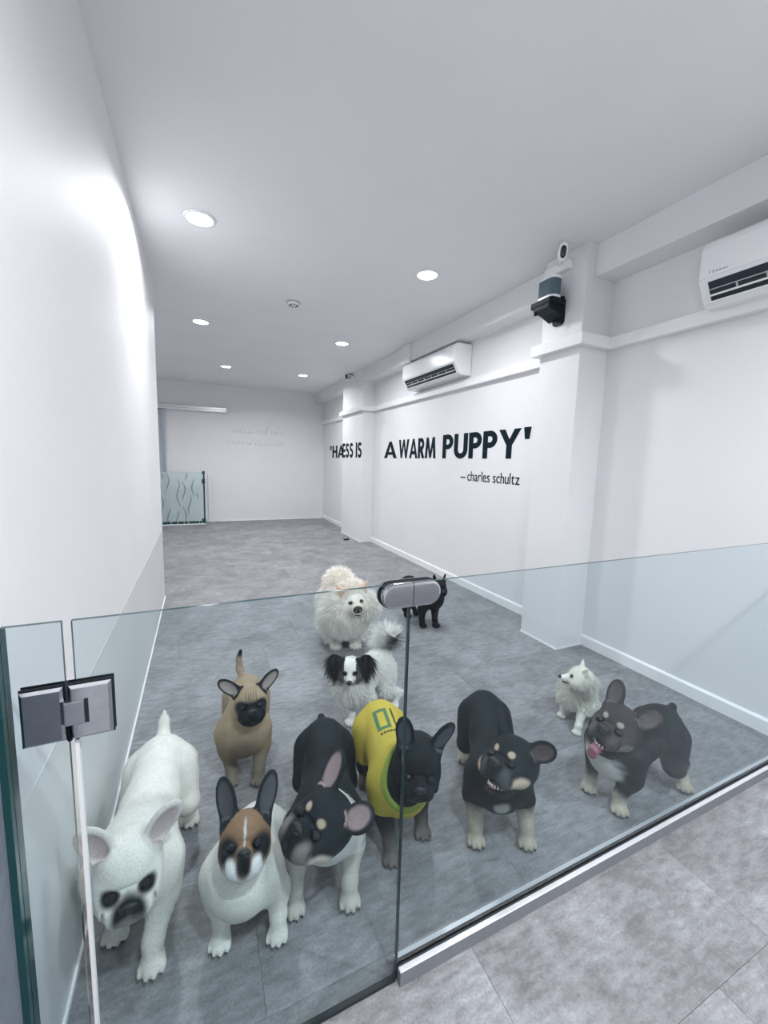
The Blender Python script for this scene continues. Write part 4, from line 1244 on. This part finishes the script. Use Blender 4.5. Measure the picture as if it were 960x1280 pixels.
def pap_fur(d):
    def ln(P, tg, nm):
        L = np.full(len(P), .028); L[is_tag(tg, nm, 'chest', 'neck')] = .05; L[is_tag(tg, nm, 'ear')] = .072; L[is_tag(tg, nm, 'tail')] = .085
        L[is_tag(tg, nm, 'head')] = .009; L[is_tag(tg, nm, 'muzzle')] = .003; L[is_tag(tg, nm, 'paw', 'foreleg')] = .010; return L
    def dr(P, tg, nm):
        D = np.tile(-d.ax * .5 - UP * .5, (len(P), 1)); e = is_tag(tg, nm, 'ear'); D[e] = -UP * 1.1
        D[is_tag(tg, nm, 'tail')] = UP * .2; return D
    return dict(count=26000, len_fn=ln, dir_fn=dr, width=.0011, seed=4)
build_dog('papillon', 'white papillon with large fringed black ears and black-tipped plume tail', kind='spitz',
          s=.92, hs=1.05, C=(.80, 2.08, .235), R=(1.00, 2.19, .245), Hc=(.738, 2.00, .355), look=(2, -6, 0),
          feet=[(.84, 1.975), (.735, 2.02), (1.03, 2.06), (.96, 2.19)], coat=coat_papillon, leg=.8, girth=.9, res=.004,
          ear_tilt=(66, 66), ear_turn=(10, 10), ear_len=1.45, ear_wid=1.35, pointed='wing', muzzle=.45, mzw=.85, neck=1.0, nose_k=1.1, fur=pap_fur,
          tail=[((1.03, 2.21, .30), .028), ((1.05, 2.24, .36), .026), ((1.03, 2.24, .41), .024), ((1.06, 2.20, .43), .022), ((1.09, 2.17, .40), .018)])
def chow_fur(d):
    def ln(P, tg, nm):
        L = np.full(len(P), .062); L[is_tag(tg, nm, 'head')] = .030; L[is_tag(tg, nm, 'muzzle')] = .005; L[is_tag(tg, nm, 'ear')] = .010
        L[is_tag(tg, nm, 'paw')] = .015; Lc = d.local(P); L[(Lc[:, 0] > .03) & is_tag(tg, nm, 'head')] = .008
        return L
    def dr(P, tg, nm): return np.tile(-UP * .45 - d.ax * .2, (len(P), 1))
    return dict(count=42000, len_fn=ln, dir_fn=dr, width=.0016, seed=5)
def chow_extra(Fd, d):
    for sg in (1, -1): Fd.ell(d.W(-.03, sg * .07, -.045), V3(.08, .07, .085), None, .04, 'ruff')
    Fd.ell(d.W(-.05, 0, .03), V3(.09, .10, .08), None, .04, 'ruff')
    Fd.ell(d.C + d.ax * .06 - UP * .02, V3(.13, .13, .15), None, .05, 'ruff')
    Fd.ell(V3(1.03, 3.10, .50), V3(.10, .10, .10), None, .05, 'tail')
build_dog('chow_chow', 'big fluffy cream white dog with small orange ears at the back', kind='spitz',
          s=1.25, hs=1.45, C=(1.03, 2.98, .33), R=(1.05, 3.14, .36), Hc=(1.063, 2.815, .435), look=(-10, 4, -6),
          feet=[(1.115, 2.895), (.966, 2.945), (1.14, 3.10), (.98, 3.14)], coat=coat_chow, girth=1.15, leg=1.35, res=.005,
          ear_tilt=(38, 38), ear_turn=(20, 20), ear_len=1.15, ear_wid=.8, muzzle=.5, mzw=1.3, neck=1.3, nose_k=1.8, eye_k=1.15, fur=chow_fur, extra=chow_extra)
d7 = build_dog(FB, 'dark french bulldog wearing a yellow jersey, behind the seam of the glass',
          s=1.06, hs=1.05, C=(.705, 1.33, .255), R=(.745, 1.60, .275), Hc=(.722, 1.205, .400), look=(-6, -16, 4),
          feet=[(.785, 1.235), (.622, 1.185), (.83, 1.60), (.668, 1.565)], coat=coat_plain(SLATE * .8, V3(.10, .11, .13), legs_col=V3(.16, .14, .12)),
          ear_tilt=(24, 8), ear_turn=(15, 15), ear_len=1.1, ear_wid=.95)
build_dog('small_black_dog', 'small black dog with pointed ears standing far back behind the chrome latch', kind='bully',
          s=1.05, hs=.80, C=(1.925, 3.13, .28), R=(1.83, 3.36, .315), Hc=(1.975, 3.05, .385), look=(-28, -10, 0),
          feet=[(1.975, 3.03), (1.86, 3.07), (1.95, 3.36), (1.84, 3.34)], coat=coat_plain(BLACK * .6), res=.005, neck=.85,
          ear_tilt=(12, 12), ear_turn=(30, 30), ear_len=.95, ear_wid=.55)
d9 = build_dog(FB, 'black and tan french bulldog grinning with head cocked, in the middle right',
          s=1.10, hs=1.12, C=(1.09, 1.19, .25), R=(1.27, 1.50, .27), Hc=(1.072, 1.085, .378), look=(34, 22, -6),
          feet=[(1.137, 1.036), (.954, 1.122), (1.40, 1.46), (1.182, 1.515)], coat=tan_points(BLACK * 1.2, V3(.13, .10, .105), (V3(.4, .4, .38), .035), V3(.46, .41, .33), leg_z=.13, cheek_col=V3(.60, .47, .36), flew=V3(.05, .055, .06)),
          ear_tilt=(56, 30), ear_turn=(40, 80), ear_len=(.78, .85), mouth=.8)
def pom_fur(d):
    def ln(P, tg, nm):
        L = np.full(len(P), .034); L[is_tag(tg, nm, 'chest', 'neck')] = .042; L[is_tag(tg, nm, 'head')] = .016; L[is_tag(tg, nm, 'muzzle')] = .003
        L[is_tag(tg, nm, 'ear')] = .009; L[is_tag(tg, nm, 'paw', 'foreleg')] = .010; return L
    def dr(P, tg, nm): return np.tile(-UP * .6 - d.ax * .2, (len(P), 1))
    return dict(count=20000, len_fn=ln, dir_fn=dr, width=.0010, seed=6)
build_dog('white_spitz', 'small white long-haired dog sitting in profile behind the chocolate bulldog', kind='spitz',
          s=.72, hs=.98, C=(2.02, 1.585, .165), R=(2.14, 1.64, .10), Hc=(1.965, 1.52, .305), look=(76, 4, 0),
          feet=[(1.895, 1.465), (1.945, 1.615), (2.10, 1.50), (2.16, 1.70)], coat=coat_spitz, leg=.9, girth=.9, res=.0036,
          toe=(V3(-1, -.2, 0), V3(-1, -.2, 0), V3(-1, -.3, 0), V3(-1, 0, 0)),
          ear_tilt=(20, 20), ear_turn=(30, 30), ear_len=.8, ear_wid=.8, muzzle=.75, mzw=.9, fur=pom_fur)
d11 = build_dog(FB, 'chocolate french bulldog with tongue out and white chest, standing side-on by the sill',
          s=1.10, hs=1.10, C=(1.705, 1.085, .25), R=(2.00, 1.09, .265), Hc=(1.628, 1.050, .400), look=(26, 12, 10),
          feet=[(1.624, .998), (1.605, 1.142), (2.03, .965), (1.93, 1.16)],
          toe=(V3(-.7, -.7, 0), V3(-.8, -.5, 0), V3(-.7, -.6, 0), V3(-.8, -.3, 0)),
          coat=tan_points(SLATE * .85, V3(.16, .13, .14), (V3(.62, .60, .57), .085), V3(.52, .47, .38), head_col=V3(.052, .043, .044), leg_z=.075, brow=V3(.42, .36, .32), flew=V3(.09, .075, .08), cheek=.6, cheek_col=V3(.35, .29, .26)),
          ear_tilt=(34, 10), ear_turn=(-10, 0), ear_len=(.85, .95), mouth=1.0, tail=[((2.07, 1.09, .335), .025), ((2.085, 1.09, .352), .018)])

# tongue and teeth
def tongue(d):
    W = d.W; h = d.hs
    def b_(f_):
        f_.ell(W(.070, 0, -.082), V3(.04, .022, .007) * h, d.A, .006, 't')
        f_.ell(W(.103, 0, -.094), V3(.020, .022, .010) * h, d.A, .012, 't')
        f_.ell(W(.112, 0, -.112), V3(.009, .020, .022) * h, d.A, .01, 't')
    small_field('tongue', b_, .002, M['tongue'], d.root, d.org)
tongue(d11)
def teeth(d, n=8):
    bm = bmesh.new()
    for i in range(n):
        a = (i - (n - 1) / 2) / ((n - 1) / 2)
        c = d.W(.098 - .022 * a * a, .026 * a, -.080); tp = d.W(.099 - .022 * a * a, .026 * a, -.070)
        tube_mesh(bm, [Vector(c - d.org), Vector(tp - d.org)], [.0035 * d.hs, .0022 * d.hs], 6)
    bmesh.ops.recalc_face_normals(bm, faces=bm.faces)
    link('teeth', bm_mesh(bm, 'teeth', True), M['teeth'], d.root)
teeth(d9); teeth(d11, 6)
def tongue_flat(d):
    small_field('tongue', lambda f_: f_.ell(d.W(.070, 0, -.079), V3(.036, .020, .007) * d.hs, d.A, .006, 't'), .002, M['tongue'], d.root, d.org)
tongue_flat(d9)

# thin white collar on the slate dog
def ring_on(d, name, center, axis, r_, rad, mat):
    """a band laid on the body surface: rays from the neck axis outward"""
    bv = BVHTree.FromPolygons([tuple(v) for v in d.V], [tuple(int(i) for i in q_) for q_ in d.Q])
    A = frame(axis); pts = []
    for i in range(40):
        a = 2 * math.pi * i / 40; dr = A[1] * math.cos(a) + A[2] * math.sin(a)
        hit = bv.ray_cast(Vector(center + dr * r_), Vector(-dr), r_)
        p = np.array(hit[0]) if hit[0] is not None else center + dr * .06
        pts.append(p + dr * rad * .5)
    bm = bmesh.new(); n = 8; rings = []
    for i in range(40):
        p = pts[i]; a = 2 * math.pi * i / 40; dr = A[1] * math.cos(a) + A[2] * math.sin(a)
        rings.append([bm.verts.new(Vector(p + dr * rad * .4 * math.cos(2 * math.pi * k / n) + A[0] * rad * 1.3 * math.sin(2 * math.pi * k / n) - d.org)) for k in range(n)])
    for i in range(40):
        a_, b_ = rings[i], rings[(i + 1) % 40]
        for k in range(n): bm.faces.new((a_[k], a_[(k + 1) % n], b_[(k + 1) % n], b_[k]))
    bmesh.ops.recalc_face_normals(bm, faces=bm.faces)
    return link(name, bm_mesh(bm, name, True), mat, d.root)
nk = d4.C + d4.ax * .04 * d4.s + UP * .035
ring_on(d4, 'collar', nk * .45 + d4.Hc * .55, unit(d4.Hc - nk), .3, .0045, M['collar_white'])

# yellow jersey: a shell over the torso, open at the neck and loin
def jersey(d):
    G, lo, ax = d.F.sample(.004, only={'torso', 'chest', 'upleg', 'neck'}, inflate=.009)
    X = np.stack(np.meshgrid(*ax, indexing='ij'), -1)
    u_ = (X - d.C) @ d.ax
    nkd = (X - (d.C + d.ax * .115 * d.s + UP * .03 * d.s)) @ unit(d.ax * .85 + UP * .6)
    low = (d.C[2] - .085 - .0 * u_) - X[..., 2]
    G = np.maximum(np.maximum(G, nkd), np.maximum(-(u_ + .325 * d.s), low)).astype(np.float32)
    V, Q = surface_nets(G, lo, .004); V = relax(V, Q, 2, .4)
    q_ = (V - (d.C + d.ax * .115 * d.s + UP * .03 * d.s)) @ unit(d.ax * .85 + UP * .6)
    c = start(V, V3(.50, .395, .05)); c = c * (1 + .06 * hnoise(V, 8, 4))[:, None]
    c = mixc(c, V3(.22, .29, .04), smooth(-.013, -.009, q_) * 1.0)
    uu = (V - d.C) @ d.ax
    c = mixc(c, V3(.05, .14, .08), 1 - smooth(-.325 * d.s + .008, -.325 * d.s + .014, uu))
    o = link('jersey', np_mesh('jersey', V - d.org, Q, c), M['jersey'], d.root)
    bv = BVHTree.FromPolygons([tuple(v) for v in V], [tuple(int(i) for i in f) for f in Q])
    Cn = d.C * .36 + d.R * .64
    def patch(name, rects, mat):
        """flat print: rectangles (u along spine to head, v to dog's left) laid onto the cloth"""
        bm = bmesh.new()
        for (u0, u1, v0, v1) in rects:
            nu = max(2, int((u1 - u0) / .006)); nv = max(2, int((v1 - v0) / .006)); grid = {}
            for i in range(nu + 1):
                for j in range(nv + 1):
                    p = Cn + d.ax * (u0 + (u1 - u0) * i / nu) + d.side * (v0 + (v1 - v0) * j / nv)
                    hit = bv.ray_cast(Vector((p[0], p[1], .8)), Vector((0, 0, -1)))
                    z = hit[0].z if hit[0] is not None else d.C[2] + .1
                    nn = hit[1] if hit[1] is not None else Vector((0, 0, 1))
                    grid[i, j] = bm.verts.new(Vector((p[0], p[1], z)) + nn * .002 - Vector(d.org))
            for i in range(nu):
                for j in range(nv): bm.faces.new((grid[i, j], grid[i+1, j], grid[i+1, j+1], grid[i, j+1]))
        return link(name, bm_mesh(bm, name, True), mat, o)
    # a block 0, then a single bar, read from the tail side up
    u0, u1, v0, v1, b_ = -.055, .055, -.052, .008, .014
    patch('number', [(u0, u1, v0, v0 + b_), (u0, u1, v1 - b_, v1), (u0, u0 + b_, v0 + b_, v1 - b_), (u1 - b_, u1, v0 + b_, v1 - b_)], M['green_print'])
    patch('number', [(u0, u1, .026, .034)], M['dark_print'])
    patch('name_print', [(.072, .086, -.048 + k * .014, -.048 + k * .014 + .009) for k in range(5)], M['dark_print'])
jersey(d7)
